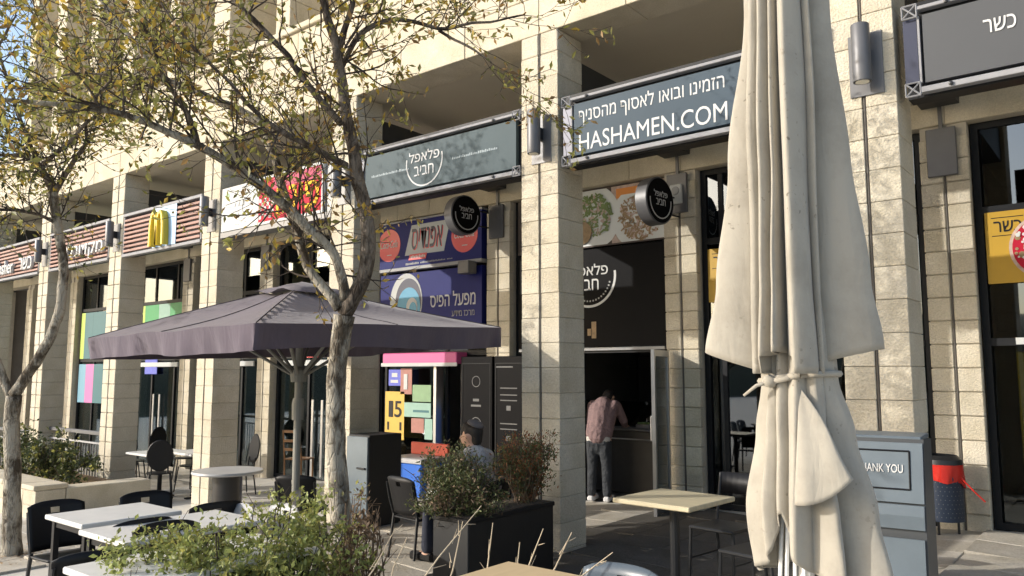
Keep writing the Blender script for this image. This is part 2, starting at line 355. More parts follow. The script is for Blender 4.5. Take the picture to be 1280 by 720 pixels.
def lettering(text, w, h, mat, parent, loc, name='lettering', depth=0.0025, rot=(math.pi/2,0,0), bold=0.0, shear=0.0, align=True):
    final_pe = 'ף' in text; text = text.replace('ף', 'ך')
    cu = bpy.data.curves.new(name, 'FONT'); cu.body = text; cu.extrude = 0.02; cu.shear = shear; cu.resolution_u = 4
    t = bpy.data.objects.new('tmp_text', cu); col.objects.link(t)
    bpy.context.view_layer.update()
    dg = bpy.context.evaluated_depsgraph_get(); me = bpy.data.meshes.new_from_object(t.evaluated_get(dg)); bpy.data.objects.remove(t)
    xs = [v.co.x for v in me.vertices]; ys = [v.co.y for v in me.vertices]
    if not xs: return None
    if final_pe or bold:
        bm = bmesh.new(); bm.from_mesh(me)
        if final_pe:                                   # finish each final pe with its inner hook
            seen = set(); 
            for v in list(bm.verts):
                if v in seen: continue
                st = [v]; isl = []; seen.add(v)
                while st:
                    q = st.pop(); isl.append(q)
                    for e in q.link_edges:
                        o2 = e.other_vert(q)
                        if o2 not in seen: seen.add(o2); st.append(o2)
                lo = min(q.co.y for q in isl)
                if lo < -0.08:
                    xa = min(q.co.x for q in isl); ya = max(q.co.y for q in isl); t = 0.085; wd = max(q.co.x for q in isl)-xa
                    for (bx0, bx1, by0, by1) in ((xa+0.01, xa+0.01+t, ya-0.36, ya-0.06), (xa+0.01+t, xa+wd*0.62, ya-0.36, ya-0.36+t)):
                        c8 = [bm.verts.new((X, Y, Z)) for Z in (-0.018, 0.018) for X, Y in ((bx0, by0), (bx1, by0), (bx1, by1), (bx0, by1))]
                        for f in ((3,2,1,0), (4,5,6,7), (0,1,5,4), (1,2,6,5), (2,3,7,6), (3,0,4,7)): bm.faces.new([c8[k] for k in f])
        bm.to_mesh(me); bm.free()
        if bold:                                       # heavier weight: nudged copies, each a hair behind the last
            base_me = me.copy(); bm = bmesh.new(); bm.from_mesh(me)
            for k, (dx, dy) in enumerate(((-bold, 0), (bold, 0), (0, -bold), (0, bold))):
                n0 = len(bm.verts); bm.from_mesh(base_me); bm.verts.ensure_lookup_table()
                for v in bm.verts[n0:]: v.co.x += dx; v.co.y += dy; v.co.z *= 0.96-0.05*k
            bm.to_mesh(me); bm.free()
        xs = [v.co.x for v in me.vertices]; ys = [v.co.y for v in me.vertices]
    x0, x1, y0, y1 = min(xs), max(xs), min(ys), max(ys)
    sx = w/(x1-x0); sy = h/(y1-y0)
    for v in me.vertices:
        v.co = ((v.co.x-(x0+x1)/2)*sx, (v.co.y-(y0+y1)/2)*sy, v.co.z/0.02*depth)
    me.materials.clear(); me.materials.append(MATS[mat]); me.name = name
    o = bpy.data.objects.new(name, me); col.objects.link(o); o.parent = parent; o.location = loc; o.rotation_euler = rot
    return o
def ring(mb, cx, cz, r0, r1, a0, a1, y0, y1, n=28):
    """flat arc band in an XZ plane"""
    for k in range(n):
        t0 = a0+(a1-a0)*k/n; t1 = a0+(a1-a0)*(k+1)/n
        mb.prism([(cx+r0*math.cos(t0), cz+r0*math.sin(t0)), (cx+r1*math.cos(t0), cz+r1*math.sin(t0)), (cx+r1*math.cos(t1), cz+r1*math.sin(t1)), (cx+r0*math.cos(t1), cz+r0*math.sin(t1))], y0, y1)
    return mb
def disc(cx, cz, r, n=32, sx=1.0): return [(cx+sx*r*math.cos(2*math.pi*k/n), cz+r*math.sin(2*math.pi*k/n)) for k in range(n)]
MAIN={
 'trunk':[(-4.61,-2.55,-0.11,0.103),(-4.59,-2.59,0.29,0.097),(-4.56,-2.63,0.75,0.091),(-4.56,-2.69,1.20,0.086),(-4.53,-2.73,1.65,0.086),(-4.48,-2.73,1.94,0.086),(-4.45,-2.73,2.14,0.091)],
 'right':[(-4.45,-2.73,2.14,0.074),(-4.33,-2.67,2.39,0.069),(-4.27,-2.65,2.62,0.069),(-4.28,-2.70,2.88,0.063),(-4.27,-2.79,3.15,0.062),(-4.26,-2.89,3.44,0.056),(-4.24,-2.97,3.73,0.050),(-4.20,-3.04,3.96,0.044),(-4.20,-3.13,4.15,0.033),(-4.20,-3.23,4.40,0.027),(-4.16,-3.37,4.67,0.016)],
 'right_b':[(-4.20,-3.03,3.95,0.033),(-4.13,-3.01,4.15,0.028),(-4.07,-2.99,4.37,0.022),(-4.01,-2.98,4.67,0.017)],
 'rightarm':[(-4.24,-2.99,3.81,0.028),(-4.16,-2.90,4.09,0.025),(-4.07,-2.71,4.24,0.023),(-3.99,-2.53,4.28,0.020),(-3.93,-2.34,4.26,0.018),(-3.74,-2.08,4.35,0.013),(-3.54,-1.80,4.45,0.009)],
 'rightarm2':[(-3.93,-2.34,4.26,0.015),(-3.75,-2.18,4.12,0.012),(-3.64,-2.08,4.01,0.007)],
 'A':[(-4.47,-2.76,2.19,0.057),(-4.53,-2.82,2.32,0.049),(-4.61,-2.90,2.41,0.046),(-4.68,-2.92,2.59,0.043),(-4.77,-2.95,2.81,0.041),(-4.91,-2.98,3.15,0.041),(-5.04,-3.01,3.48,0.042),(-5.19,-3.02,3.67,0.043),(-5.45,-3.12,3.81,0.040),(-5.77,-3.28,3.97,0.038),(-5.93,-3.42,4.05,0.035),(-6.01,-3.51,4.22,0.032),(-6.10,-3.60,4.37,0.028),(-6.25,-3.76,4.65,0.022),(-6.36,-3.89,4.92,0.016)],
 'B':[(-4.44,-2.74,2.25,0.051),(-4.40,-2.82,2.54,0.048),(-4.46,-2.95,2.66,0.048),(-4.53,-3.08,2.80,0.047),(-4.59,-3.21,2.92,0.044),(-4.69,-3.45,3.09,0.041),(-4.69,-3.58,3.14,0.037),(-4.72,-3.74,3.20,0.036),(-4.80,-3.95,3.29,0.031),(-4.93,-4.20,3.37,0.025),(-5.00,-4.31,3.37,0.022),(-5.16,-4.51,3.38,0.020),(-5.25,-4.71,3.35,0.017),(-5.35,-4.93,3.35,0.012)],
 'B2':[(-4.72,-3.74,3.20,0.026),(-4.72,-3.76,3.32,0.023),(-4.77,-3.82,3.46,0.021),(-4.87,-3.92,3.63,0.018),(-4.90,-3.98,3.84,0.013),(-4.97,-4.07,4.09,0.009)],
 'B3':[(-4.93,-4.20,3.37,0.015),(-5.05,-4.30,3.42,0.013),(-4.88,-4.18,3.58,0.010),(-5.11,-4.37,3.59,0.008),(-5.31,-4.53,3.53,0.006)],
 'C':[(-4.30,-2.92,3.47,0.034),(-4.41,-3.04,3.65,0.031),(-4.55,-3.19,3.94,0.028),(-4.68,-3.32,4.13,0.025),(-4.79,-3.43,4.28,0.022),(-4.95,-3.59,4.53,0.017)],
 'D':[(-4.29,-2.88,3.18,0.034),(-4.26,-3.12,3.22,0.027),(-4.30,-3.35,3.28,0.024),(-4.34,-3.52,3.35,0.021),(-4.43,-3.69,3.57,0.015),(-4.51,-3.84,3.70,0.013),(-4.57,-3.97,3.83,0.010),(-4.65,-4.06,4.03,0.008)],
}
LEFT={
 'trunk':[(-9.52,-2.99,-0.40,0.144),(-9.50,-3.00,-0.21,0.136),(-9.43,-3.06,0.61,0.110),(-9.41,-3.12,1.20,0.102),(-9.36,-3.13,1.49,0.102)],
 'R':[(-9.36,-3.13,1.49,0.085),(-9.16,-3.01,1.83,0.080),(-9.02,-2.93,2.12,0.076),(-8.92,-2.89,2.42,0.072),(-8.86,-2.90,2.79,0.068),(-8.88,-2.96,3.13,0.068),(-8.89,-3.01,3.43,0.068),(-8.89,-3.04,3.64,0.068)],
 'L':[(-9.39,-3.14,1.45,0.068),(-9.46,-3.25,1.79,0.059),(-9.57,-3.38,2.12,0.055),(-9.67,-3.53,2.63,0.042),(-9.69,-3.63,3.22,0.034)],
 'R1':[(-8.89,-3.04,3.64,0.051),(-8.99,-3.16,3.91,0.042),(-9.04,-3.22,4.03,0.034),(-9.31,-3.43,4.02,0.025),(-9.38,-3.70,4.01,0.017)],
 'R2':[(-8.87,-3.03,3.64,0.051),(-8.82,-3.00,3.75,0.042),(-8.72,-2.94,3.95,0.038),(-8.58,-2.85,4.14,0.034),(-8.68,-2.86,4.34,0.026),(-8.68,-2.80,4.70,0.017),(-8.77,-2.83,5.17,0.013)],
 'R3':[(-8.97,-3.14,3.91,0.034),(-8.62,-3.09,4.04,0.029),(-8.30,-2.98,4.29,0.025),(-8.05,-2.90,4.42,0.020),(-7.59,-2.76,4.63,0.012)],
 'R4':[(-9.01,-3.19,3.99,0.034),(-9.30,-3.27,4.45,0.030),(-9.46,-3.36,4.91,0.026),(-9.54,-3.47,5.25,0.019),(-9.44,-3.33,5.64,0.013)],
 'R5':[(-8.88,-2.99,3.30,0.025),(-8.90,-3.23,3.39,0.022),(-8.97,-3.50,3.38,0.016),(-9.13,-3.74,3.42,0.012)],
}
# ---------------------------------------------------------------- ground
X4, BAY, PW, PD, WALL = -4.516, 3.159, 0.4725, 0.443, 3.1
HB, HT, G, Z0 = 5.265, 6.48, 0.25, 1.779
def px(i): return X4+(i-4)*BAY                 # right arris of pier i
SLOPE = math.atan(0.04)
gm = MB(); gm.add([(-400, -400, ground_z(-400)*0-16), (400, -400, 16.0), (400, 400, 16.0), (-400, 400, -16.0)], [(0,1,2,3)])
gm.v = [(x, y, ground_z(x)-0.012) for x, y, z in gm.v]
ground = tag(gm.build('ground', 'asphalt_paving'), kind='structure')
slab = MB(); slab.box(-0.297, 0.297, -0.297, 0.297, -0.03, 0.012, bev=0.006)
slab_me = slab.mesh('paving_slab'); slab_me.materials.append(MATS['paving'])
slab_shade = slab.mesh('paving_slab'); slab_shade.materials.append(MATS['paving_shade'])
def lay(x0, x1, y0, y1):
    nx = int(round((x1-x0)/0.6)); ny = int(round((y1-y0)/0.6))
    for i in range(nx):
        for j in range(ny):
            x = x0+0.6*(i+0.5); y = y0+0.6*(j+0.5)
            o = piece('paving_slab', slab_shade if (-5.2 < x < -2.15 and y > -2.5) else slab_me, ground, (x, y, ground_z(x)+rnd.uniform(-0.002, 0.002)))  # slabs in this zone carry the floor shade in their colour
            o.rotation_euler = (rnd.uniform(-.002, .002), -SLOPE+rnd.uniform(-.002, .002), rnd.choice((0, math.pi)))
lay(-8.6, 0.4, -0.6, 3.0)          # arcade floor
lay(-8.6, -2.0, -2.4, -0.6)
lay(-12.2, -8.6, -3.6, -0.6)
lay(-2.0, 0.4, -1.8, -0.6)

hl = MB(); vs_ = []; fs_ = []; NA = 72  # ring of hills, added to darken the horizon reflected in the shop glass
for j, (rr, hh) in enumerate(((85, -3.0), (100, 5.5), (125, 8.5), (170, 13.0), (260, 15.0))):
    for k in range(NA):
        a = 2*math.pi*k/NA; wob = noise.noise(Vector((math.cos(a)*3, math.sin(a)*3, j*0.7)))
        vs_.append((-4+rr*math.cos(a), rr*math.sin(a)*1.0, hh*(1+0.45*wob)+ground_z(rr*math.cos(a)) if j else -8))
for j in range(4):
    for k in range(NA): fs_.append((j*NA+k, j*NA+(k+1) % NA, (j+1)*NA+(k+1) % NA, (j+1)*NA+k))
hl.add(vs_, fs_); tag(hl.build('added_hills', 'added_hill_scrub', smooth=True), kind='structure')

# ---------------------------------------------------------------- the arcade building
bld = empty('arcade_building', (0,0,0), label='long beige limestone arcade building with square piers and shops behind', cat='building')
def block_mesh(w, d, h, b=0.010, mat='stone'):
    m = MB(); m.box(0, w, 0, d, 0, h, bev=b); me = m.mesh('stone_block'); me.materials.append(MATS[mat]); return me
GR = 0.028
half = (PW-GR)/2
blk = block_mesh(half, PD, G-0.0035, 0.0045)
blk_top = block_mesh(half, PD, HB-(Z0+13*G)-0.004)
courses = [Z0+G*k for k in range(-10, 13)]
def pier(i, single):
    x1 = px(i); x0 = x1-PW
    c = MB(); c.box(x0+0.012, x1-0.012, 0.034, PD-0.012, -0.9, HB-0.005)
    p = c.build('pier', 'mortar', bld)
    if single:
        for z in courses+[Z0+13*G]:
            me = blk if z < Z0+13*G-0.01 else blk_top
            for xx in (x0, x0+half+GR):
                piece('stone_block', me, p, (xx+rnd.uniform(-.0012, .0012), rnd.uniform(-.003, .002), z+0.0018))
    else:
        m = MB()
        for z in courses+[Z0+13*G]:
            h = (G if z < Z0+13*G-0.01 else HB-z)-0.006
            for xx in (x0, x0+half+GR): m.box(xx, xx+half, rnd.uniform(-.003, .002), PD, z+0.003, z+h, bev=0.008)
        tag(m.build('stone_blocks', 'stone', p), kind='stuff')
    k = MB(); xc = (x0+x1)/2; k.tube([(xc, 0.017, -0.7), (xc, 0.017, HB+1.2)], 0.0095, 6); k.build('conduit', 'conduit', p)
    return p
for i in range(-4, 7): pier(i, i in (2, 3, 4, 5))

# spandrel beam: slabs on a core
core = MB(); core.box(-34, 6, 0.03, PD-0.012, HB+0.02, HT-0.02); beam = core.build('spandrel_beam', 'mortar', bld)
xs_j = []
def beam_row(z0, z1, off, lw):
    me = None
    rest = MB()
    x = -34+off
    while x < 6:
        if -13.5 < x < 0: 
            m = MB(); m.box(0, lw-0.006, 0, PD, 0, z1-z0-0.006, bev=0.006)
            nonlocal_me = beam_cache.get((lw, round(z1-z0, 3)))
            if nonlocal_me is None:
                nonlocal_me = m.mesh('stone_slab'); nonlocal_me.materials.append(MATS['stone_smooth']); beam_cache[(lw, round(z1-z0, 3))] = nonlocal_me
            piece('stone_slab', nonlocal_me, beam, (x, rnd.uniform(-.002, .002), z0+0.003))
        else: rest.box(x, x+lw-0.006, rnd.uniform(-.002, .002), PD, z0+0.003, z1-0.003, bev=0.006)
        x += lw
    tag(rest.build('stone_slabs', 'stone_smooth', beam), kind='stuff')
beam_cache = {}
beam_row(HB, HB+0.42, (px(0)+34-PW/2) % 1.053, 1.053)
beam_row(HB+0.42, HB+0.82, (px(0)+34-PW/2+0.52) % 1.053, 1.053)
beam_row(HB+0.82, HT, (px(0)+34-PW/2) % 1.053, 1.053)
m = MB(); m.box(-34, 6, -0.05, PD+0.05, HT+0.003, HT+0.09, bev=0.01); m.build('coping', 'stone_smooth', beam)

# ceiling of the arcade, dark cross beams, wall behind
m = MB(); m.box(-34, 6, PD-0.008, 8.0, HB+0.06, HB+0.35); ceil = m.build('arcade_ceiling', 'plaster_ceiling', bld)
for i in range(-3, 7):
    m = MB(); m.box(px(i)-PW+0.05, px(i)-0.05, PD+0.004, WALL-0.02, 4.62, 5.06); m.build('cross_beam', 'dark_beam', bld)
TOP = 4.42
m = MB(); m.box(-30.0, 6, WALL+0.02, WALL+0.34, TOP, HB+0.055); 
m.box(-34, -30.0, WALL+0.02, WALL+0.34, -1.5, HB+0.055)
wall = m.build('back_wall', 'stone_smooth', bld)
m = MB()
for z0, z1 in ((TOP+0.003, TOP+0.28), (TOP+0.287, TOP+0.56), (TOP+0.567, HB+0.05)):
    x = -30.0
    while x < 6: m.box(x+0.003, x+0.787, WALL, WALL+0.05, z0, z1, bev=0.005); x += 0.79
tag(m.build('lintel_stones', 'stone_smooth', wall), kind='stuff')
pblk = block_mesh(half, 0.10, G-0.007)
for i in range(-4, 7):
    x1 = px(i); x0 = x1-PW
    c = MB(); c.box(x0+0.01, x1-0.01, WALL+0.03, WALL+0.6, -1.5, TOP-0.003); p = c.build('pilaster', 'mortar', bld)
    zs = [z for z in courses if z+G < TOP+0.1]
    if i in (4, 5):
        for z in zs:
            for xx in (x0, x0+half+GR): piece('stone_block', pblk, p, (xx, WALL+rnd.uniform(-.002, .002), z+0.0035))
    else:
        m = MB()
        for z in zs:
            for xx in (x0, x0+half+GR): m.box(xx, xx+half, WALL+rnd.uniform(-.002, .002), WALL+0.1, z+0.003, z+G-0.003, bev=0.006)
        tag(m.build('stone_blocks', 'stone', p), kind='stuff')
    k = MB(); k.tube([((x0+x1)/2, WALL+0.015, -1.0), ((x0+x1)/2, WALL+0.015, HB)], 0.010, 6); k.build('conduit', 'conduit', p)

# upper storey: piers on the coping, recessed wall and windows between them
up = MB(); up.box(-18.9, 6, 1.05, 1.3, HT-0.3, 11.5); uw = up.build('upper_wall', 'stone_upper', bld)
for k in range(-1, 14):
    x1 = px(k/2.0)
    m = MB(); wd = PW if k % 2 == 0 else 0.34
    z = HT+0.095
    while z < 11.4:
        m.box(x1-wd, x1, 0.05, 1.05, z+0.003, z+0.497, bev=0.008); z += 0.5
    tag(m.build('upper_pier', 'stone_smooth', uw), kind='stuff')
    m = MB(); xa, xb = x1+0.16, x1+1.0
    m.box(xa, xb, 1.0, 1.045, 7.5, 7.56); m.box(xa, xb, 1.0, 1.045, 9.7, 9.76); m.box(xa, xa+0.05, 1.0, 1.045, 7.56, 9.7); m.box(xb-0.05, xb, 1.0, 1.045, 7.56, 9.7)
    f = m.build('window', 'rail_metal', uw)
    m = MB(); m.box(xa+0.05, xb-0.05, 1.02, 1.03, 7.56, 9.7); m.build('pane', 'pane_dark', f)
m = MB(); m.box(-19.0, 6, -0.1, 8, 11.5, 12.0); m.build('roof_slab', 'stone_upper', bld)
m = MB(); m.box(-18.9, -18.6, 1.3, 8, HT-0.3, 11.5); m.box(-34, -33.7, WALL, 8, -2, HT); m.box(5.7, 6, WALL, 8, -2, 12); m.build('end_wall', 'stone_smooth', bld)
# rooms behind the shop fronts
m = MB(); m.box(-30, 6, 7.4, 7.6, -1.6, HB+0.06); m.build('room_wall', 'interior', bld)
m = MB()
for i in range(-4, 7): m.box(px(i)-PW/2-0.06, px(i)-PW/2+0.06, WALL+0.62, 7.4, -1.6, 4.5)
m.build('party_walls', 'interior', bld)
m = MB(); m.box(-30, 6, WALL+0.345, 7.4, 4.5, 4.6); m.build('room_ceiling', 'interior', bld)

# ---------------------------------------------------------------- shop fronts (parts of the building)
FY = WALL+0.16
def bars(m, x0, x1, z0, z1, t=0.06, y0=None, y1=None):
    y0 = FY if y0 is None else y0; y1 = y0+0.07 if y1 is None else y1
    m.box(x0, x0+t, y0, y1, z0, z1); m.box(x1-t, x1, y0, y1, z0, z1); m.box(x0+t, x1-t, y0, y1, z1-t, z1); m.box(x0+t, x1-t, y0, y1, z0, z0+t)
def front(i, zfl, mull, trans=2.05, mid=3.45, doors=(), mat='black_frame', pane='pane', upper='pane_dark'):
    x0, x1 = px(i)+0.005, px(i+1)-PW-0.005
    m = MB(); bars(m, x0, x1, zfl, TOP-0.004, 0.07)
    for z in (trans, mid): m.box(x0+0.07, x1-0.07, FY-0.01, FY+0.08, z-0.04, z+0.04)
    for f in mull: xm = x0+(x1-x0)*f; m.box(xm-0.03, xm+0.03, FY+0.005, FY+0.065, zfl+0.07, TOP-0.08)
    sf = m.build('shopfront', mat, bld)
    edges = [x0+0.07]+[x0+(x1-x0)*f for f in mull]+[x1-0.07]
    for a, b in zip(edges[:-1], edges[1:]):
        for k, (za, zb) in enumerate(((zfl+0.07, trans-0.04), (trans+0.04, mid-0.04), (mid+0.04, TOP-0.074))):
            if k == 0 and any(a < d < b for d in doors): continue
            q = MB(); q.box(a+0.02, b-0.02, FY+0.03, FY+0.036, za, zb); q.build('pane', upper if k else pane, sf)
    return sf
sf5 = front(5, ground_z(0)-0.05, (0.30, 0.65))
sf4 = front(4, ground_z(-3)-0.05, (0.10, 0.52), trans=2.05, pane='pane_dark')
sf3 = front(3, ground_z(-6.3)-0.05, (0.97,), doors=(-6.0,))
sf2 = front(2, ground_z(-9.5)-0.05, (0.06, 0.62), doors=(-8.7,))
sf1 = front(1, ground_z(-12.6)-0.05, (0.4, 0.75), pane='pane')
sf0 = front(0, ground_z(-16)-0.05, (0.35, 0.7))
sfm = front(-1, ground_z(-19)-0.05, (0.4, 0.8))
sfn = front(-2, ground_z(-22)-0.05, (0.35, 0.8))
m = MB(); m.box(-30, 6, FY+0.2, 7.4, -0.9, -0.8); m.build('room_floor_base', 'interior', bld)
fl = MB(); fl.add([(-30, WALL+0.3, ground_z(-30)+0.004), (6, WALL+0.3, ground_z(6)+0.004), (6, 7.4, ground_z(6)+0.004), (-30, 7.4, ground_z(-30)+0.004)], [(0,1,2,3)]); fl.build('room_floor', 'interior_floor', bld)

# white light boxes over the doors of the left shops, door handles
for (a, b) in ((px(1)+0.3, px(1)+2.3), (px(0)+0.5, px(0)+2.4), (px(-1)+0.5, px(-1)+2.4)):
    m = MB(); m.box(a, b, FY-0.06, FY-0.012, 1.86, 1.97, bev=0.01); m.build('lintel_strip', 'sign_white', bld)
for i, sf in ((1, sf1), (0, sf0), (-1, sfm)):
    for f in (0.47, 0.58):
        xm = px(i)+2.68*f
        m = MB(); m.box(xm-0.035, xm+0.035, FY-0.03, FY-0.002, ground_z(xm)+0.05, 1.2, bev=0.006); m.build('door_stile', 'steel', sf)

# ---------------------------------------------------------------- wall lamps on the piers
def wall_lamp():
    r = empty('wall_lamp')
    m = MB(); m.box(-0.125, 0.125, -0.012, -0.004, -0.30, 0.20, bev=0.003); m.build('back_plate', 'grey_paint_metal', r)
    m = MB(); m.box(-0.03, 0.03, -0.075, -0.012, -0.06, 0.06); m.build('bracket', 'dark_metal', r)
    m = MB(); m.lathe([(0.0, -0.225), (0.052, -0.225), (0.052, -0.215), (0.066, -0.228), (0.068, -0.22), (0.068, 0.218), (0.064, 0.226), (0.0, 0.228)], (0, -0.135, 0), 20); smooth_angle(m.build('lamp_tube', 'grey_paint_metal', r))
    m = MB(); m.lathe([(0, -0.231), (0.05, -0.231), (0.05, -0.2265), (0, -0.2265)], (0, -0.135, 0), 16); m.build('lens', 'lamp_off', r)
    return r
wl = wall_lamp()
names = {5: 'grey tube wall lamp on the pier behind the closed parasol', 4: 'grey tube wall lamp on the pier between the two slate signs', 3: 'grey tube wall lamp on the pier behind the forked tree',
         2: 'grey tube wall lamp beside the striped sign with yellow arches', 1: 'grey tube wall lamp at the right end of the striped sign with white Hebrew letters', 0: 'grey tube wall lamp behind the thin leaning tree'}
for k, i in enumerate((5, 4, 3, 2, 1, 0)):
    o = wl if k == 0 else copy_tree(wl)
    o.location = (px(i)-PW/2+0.03, 0, 4.17); tag(o, names[i], 'wall lamp', 'wall lamps on the piers')

# junction boxes on the pilasters
jb = {5: ('flat grey junction box on the pilaster left of the yellow poster', 0.0), 4: ('flat grey junction box with a white sounder on its front', 0.0), 3: ('flat grey junction box right of the blue drinks sign', 0.0), 1: ('narrow grey junction box on the far pilaster above the open parasol', 0), 0: ('slim grey junction box on the pilaster left of the striped arch sign pier', 0)}
for i, (lb, _) in jb.items():
    m = MB(); m.box(-0.145, 0.145, -0.05, -0.004, -0.265, 0.265, bev=0.006); m.box(-0.02, 0.02, -0.02, -0.004, 0.265, 0.6)
    o = m.build('junction_box', 'grey_paint_metal'); o.location = (px(i)-PW/2-0.01, WALL, 4.11); tag(o, lb, 'junction box', 'junction boxes on the pilasters')
r = empty('alarm_sounder', (px(4)-PW/2, WALL-0.052, 4.10), label='small white alarm sounder on a grey box beside the round sign', cat='alarm')
m = MB(); m.box(-0.085, 0.085, -0.05, 0, -0.14, 0.12, bev=0.01); m.build('case', 'sign_white', r)
m = MB(); m.lathe([(0.055, -0.062), (0.06, -0.051)], (0, 0, 0.03), 20, 'y'); m.build('dome', 'grey_letters', r)

# ---------------------------------------------------------------- sign boards hung between the piers
def board(i, panel, label, cat='sign', back='navy_metal'):
    x0 = px(i)+0.07; x1 = px(i+1)-PW-0.012; w = x1-x0; z0, z1 = 3.785, 4.49
    r = empty('sign_board', (x0, 0, z0), label=label, cat=cat)
    h = z1-z0
    m = MB(); m.box(0, w, 0.045, 0.20, 0.0, h+0.04); m.build('box', 'black_frame', r)
    m = MB(); m.box(0.13, w-0.06, -0.002, 0.044, 0.095, h-0.085); p = m.build('panel', panel, r)
    m = MB(); m.box(0.10, w-0.02, -0.03, 0.043, h-0.048, h-0.020, bev=0.004); m.build('top_rail', 'sign_rail', r)
    m = MB(); m.box(0.10, w-0.02, -0.03, 0.043, 0.016, 0.060, bev=0.004); m.build('bottom_rail', 'sign_rail', r)
    m = MB(); m.box(-0.004, 0.09, 0.0, 0.043, 0.11, h-0.1); m.build('end_plate', back, r)
    m = MB(); m.box(0.095, 0.110, -0.01, 0.043, 0.1, h-0.09); m.build('stile', 'sign_rail', r)
    for xx in (0.0, w-0.085):
        for zz in (0.0, h-0.10):
            m = MB(); s = 0.1
            for a, b in (((0,0),(s,0)), ((s,0),(s,s)), ((s,s),(0,s)), ((0,s),(0,0)), ((0,0),(s,s)), ((0,s),(s,0))):
                m.tube([(xx+a[0], -0.03, zz+a[1]), (xx+b[0], -0.03, zz+b[1])], 0.006, 4)
            m.build('corner_bracket', 'sign_rail', r)
    for xx in (0.3, w-0.35):
        for zz in (0.04, h-0.04):
            m = MB(); m.lathe([(0.0, -0.05), (0.016, -0.046), (0.016, -0.034), (0, -0.034)], (xx, 0, zz), 10, 'y'); m.build('bolt', 'dark_metal', r)
    return r, w, h
# bay 4: web address
r, w, h = board(4, 'sign_slate_blue', 'slate blue sign board reading HASHAMEN.COM beside the closed parasol')
lettering(hebrew('הזמינו ובואו לאסוף מהסניף'), 1.53, 0.185, 'white_letters', r, (0.955, -0.003, 0.475), bold=0.002)
lettering('HASHAMEN.COM', 1.55, 0.17, 'white_letters', r, (0.965, -0.003, 0.215))
# bay 3: falafel
r, w, h = board(3, 'sign_slate', 'grey green sign board with white smile arc and two Hebrew words')
lettering(hebrew('פלאפל'), 0.50, 0.125, 'white_letters', r, (1.17, -0.006, 0.475), bold=0.004)
lettering(hebrew('חביב'), 0.32, 0.115, 'white_letters', r, (1.17, -0.006, 0.30), bold=0.004)
m = MB(); ring(m, 1.17, 0.41, 0.285, 0.302, R(170), R(372), -0.006, 0.0, 30); m.build('arc', 'white_letters', r)
for c0 in (0.25, 1.62):
    m = MB()
    for k in range(26): m.box(c0+k*0.026, c0+k*0.026+0.016, -0.004, 0.0, 0.345, 0.345+rnd.choice((0.02, 0.024, 0.03)))
    m.build('small_print', 'faint_letters', r)
# bay 5: grey kosher sign
r, w, h = board(5, 'sign_grey', 'dark grey sign board with small Hebrew word at the top right')
lettering(hebrew('כשר'), 0.20, 0.10, 'white_letters', r, (0.62, -0.006, 0.41), bold=0.006)
lettering('1', 0.11, 0.32, 'white_letters', r, (1.04, -0.006, 0.40), bold=0.01)
# bay 2: white and red pizza sign
x0 = px(2)+0.05; x1 = px(3)-PW-0.01; w = x1-x0
r = empty('pizza_sign', (x0, 0, 3.80), label='half white half red sign board with yellow Hebrew letters behind branches', cat='sign')
m = MB(); m.box(0, w, 0.0, 0.22, -0.06, 0.02); m.build('base_rail', 'grey_paint_metal', r)
m = MB(); m.box(0, w, 0.03, 0.22, 0.023, 0.70); m.build('box', 'grey_letters', r)
m = MB(); m.box(0.03, 1.0, -0.01, 0.028, 0.03, 0.69); m.build('white_panel', 'sign_white', r)
m = MB(); m.box(1.003, w-0.18, -0.01, 0.028, 0.06, 0.67); m.build('red_panel', 'sign_red', r)
m = MB(); m.box(1.35, w-0.19, -0.013, -0.0105, 0.50, 0.66); m.build('pink_band', 'sign_pinkish', r)
m = MB(); m.box(1.003, w-0.15, -0.016, 0.028, 0.672, 0.71); m.box(1.003, w-0.15, -0.016, 0.028, 0.02, 0.058); m.box(w-0.178, w-0.15, -0.016, 0.028, 0.058, 0.672); m.build('white_border', 'sign_white', r)
lettering(hebrew('פיטו'), 0.95, 0.38, 'sign_yellow', r, (1.92, -0.018, 0.31), bold=0.003)
m = MB()
for a in range(6):
    for b in range(5):
        if (a+b) % 2 == 0: m.box(1.02+a*0.06, 1.075+a*0.06, -0.014, -0.0105, 0.1+b*0.06, 0.155+b*0.06)
m.build('checker', 'sign_white', r)
lettering(hebrew('פיצה'), 0.5, 0.10, 'grey_letters', r, (0.62, -0.013, 0.42), shear=0.3)
m = MB()
for k in range(30): xx = rnd.uniform(0.08, 0.75); zz = rnd.uniform(0.08, 0.6); m.box(xx, xx+rnd.uniform(0.02, 0.09), -0.0125, -0.0105, zz, zz+rnd.uniform(0.006, 0.02))
m.build('sketch_marks', 'grey_letters', r)
m = MB(); m.prism(disc(0.18, 0.56, 0.05, 16), -0.014, -0.0105); m.build('green_emblem', 'poster_green', r)
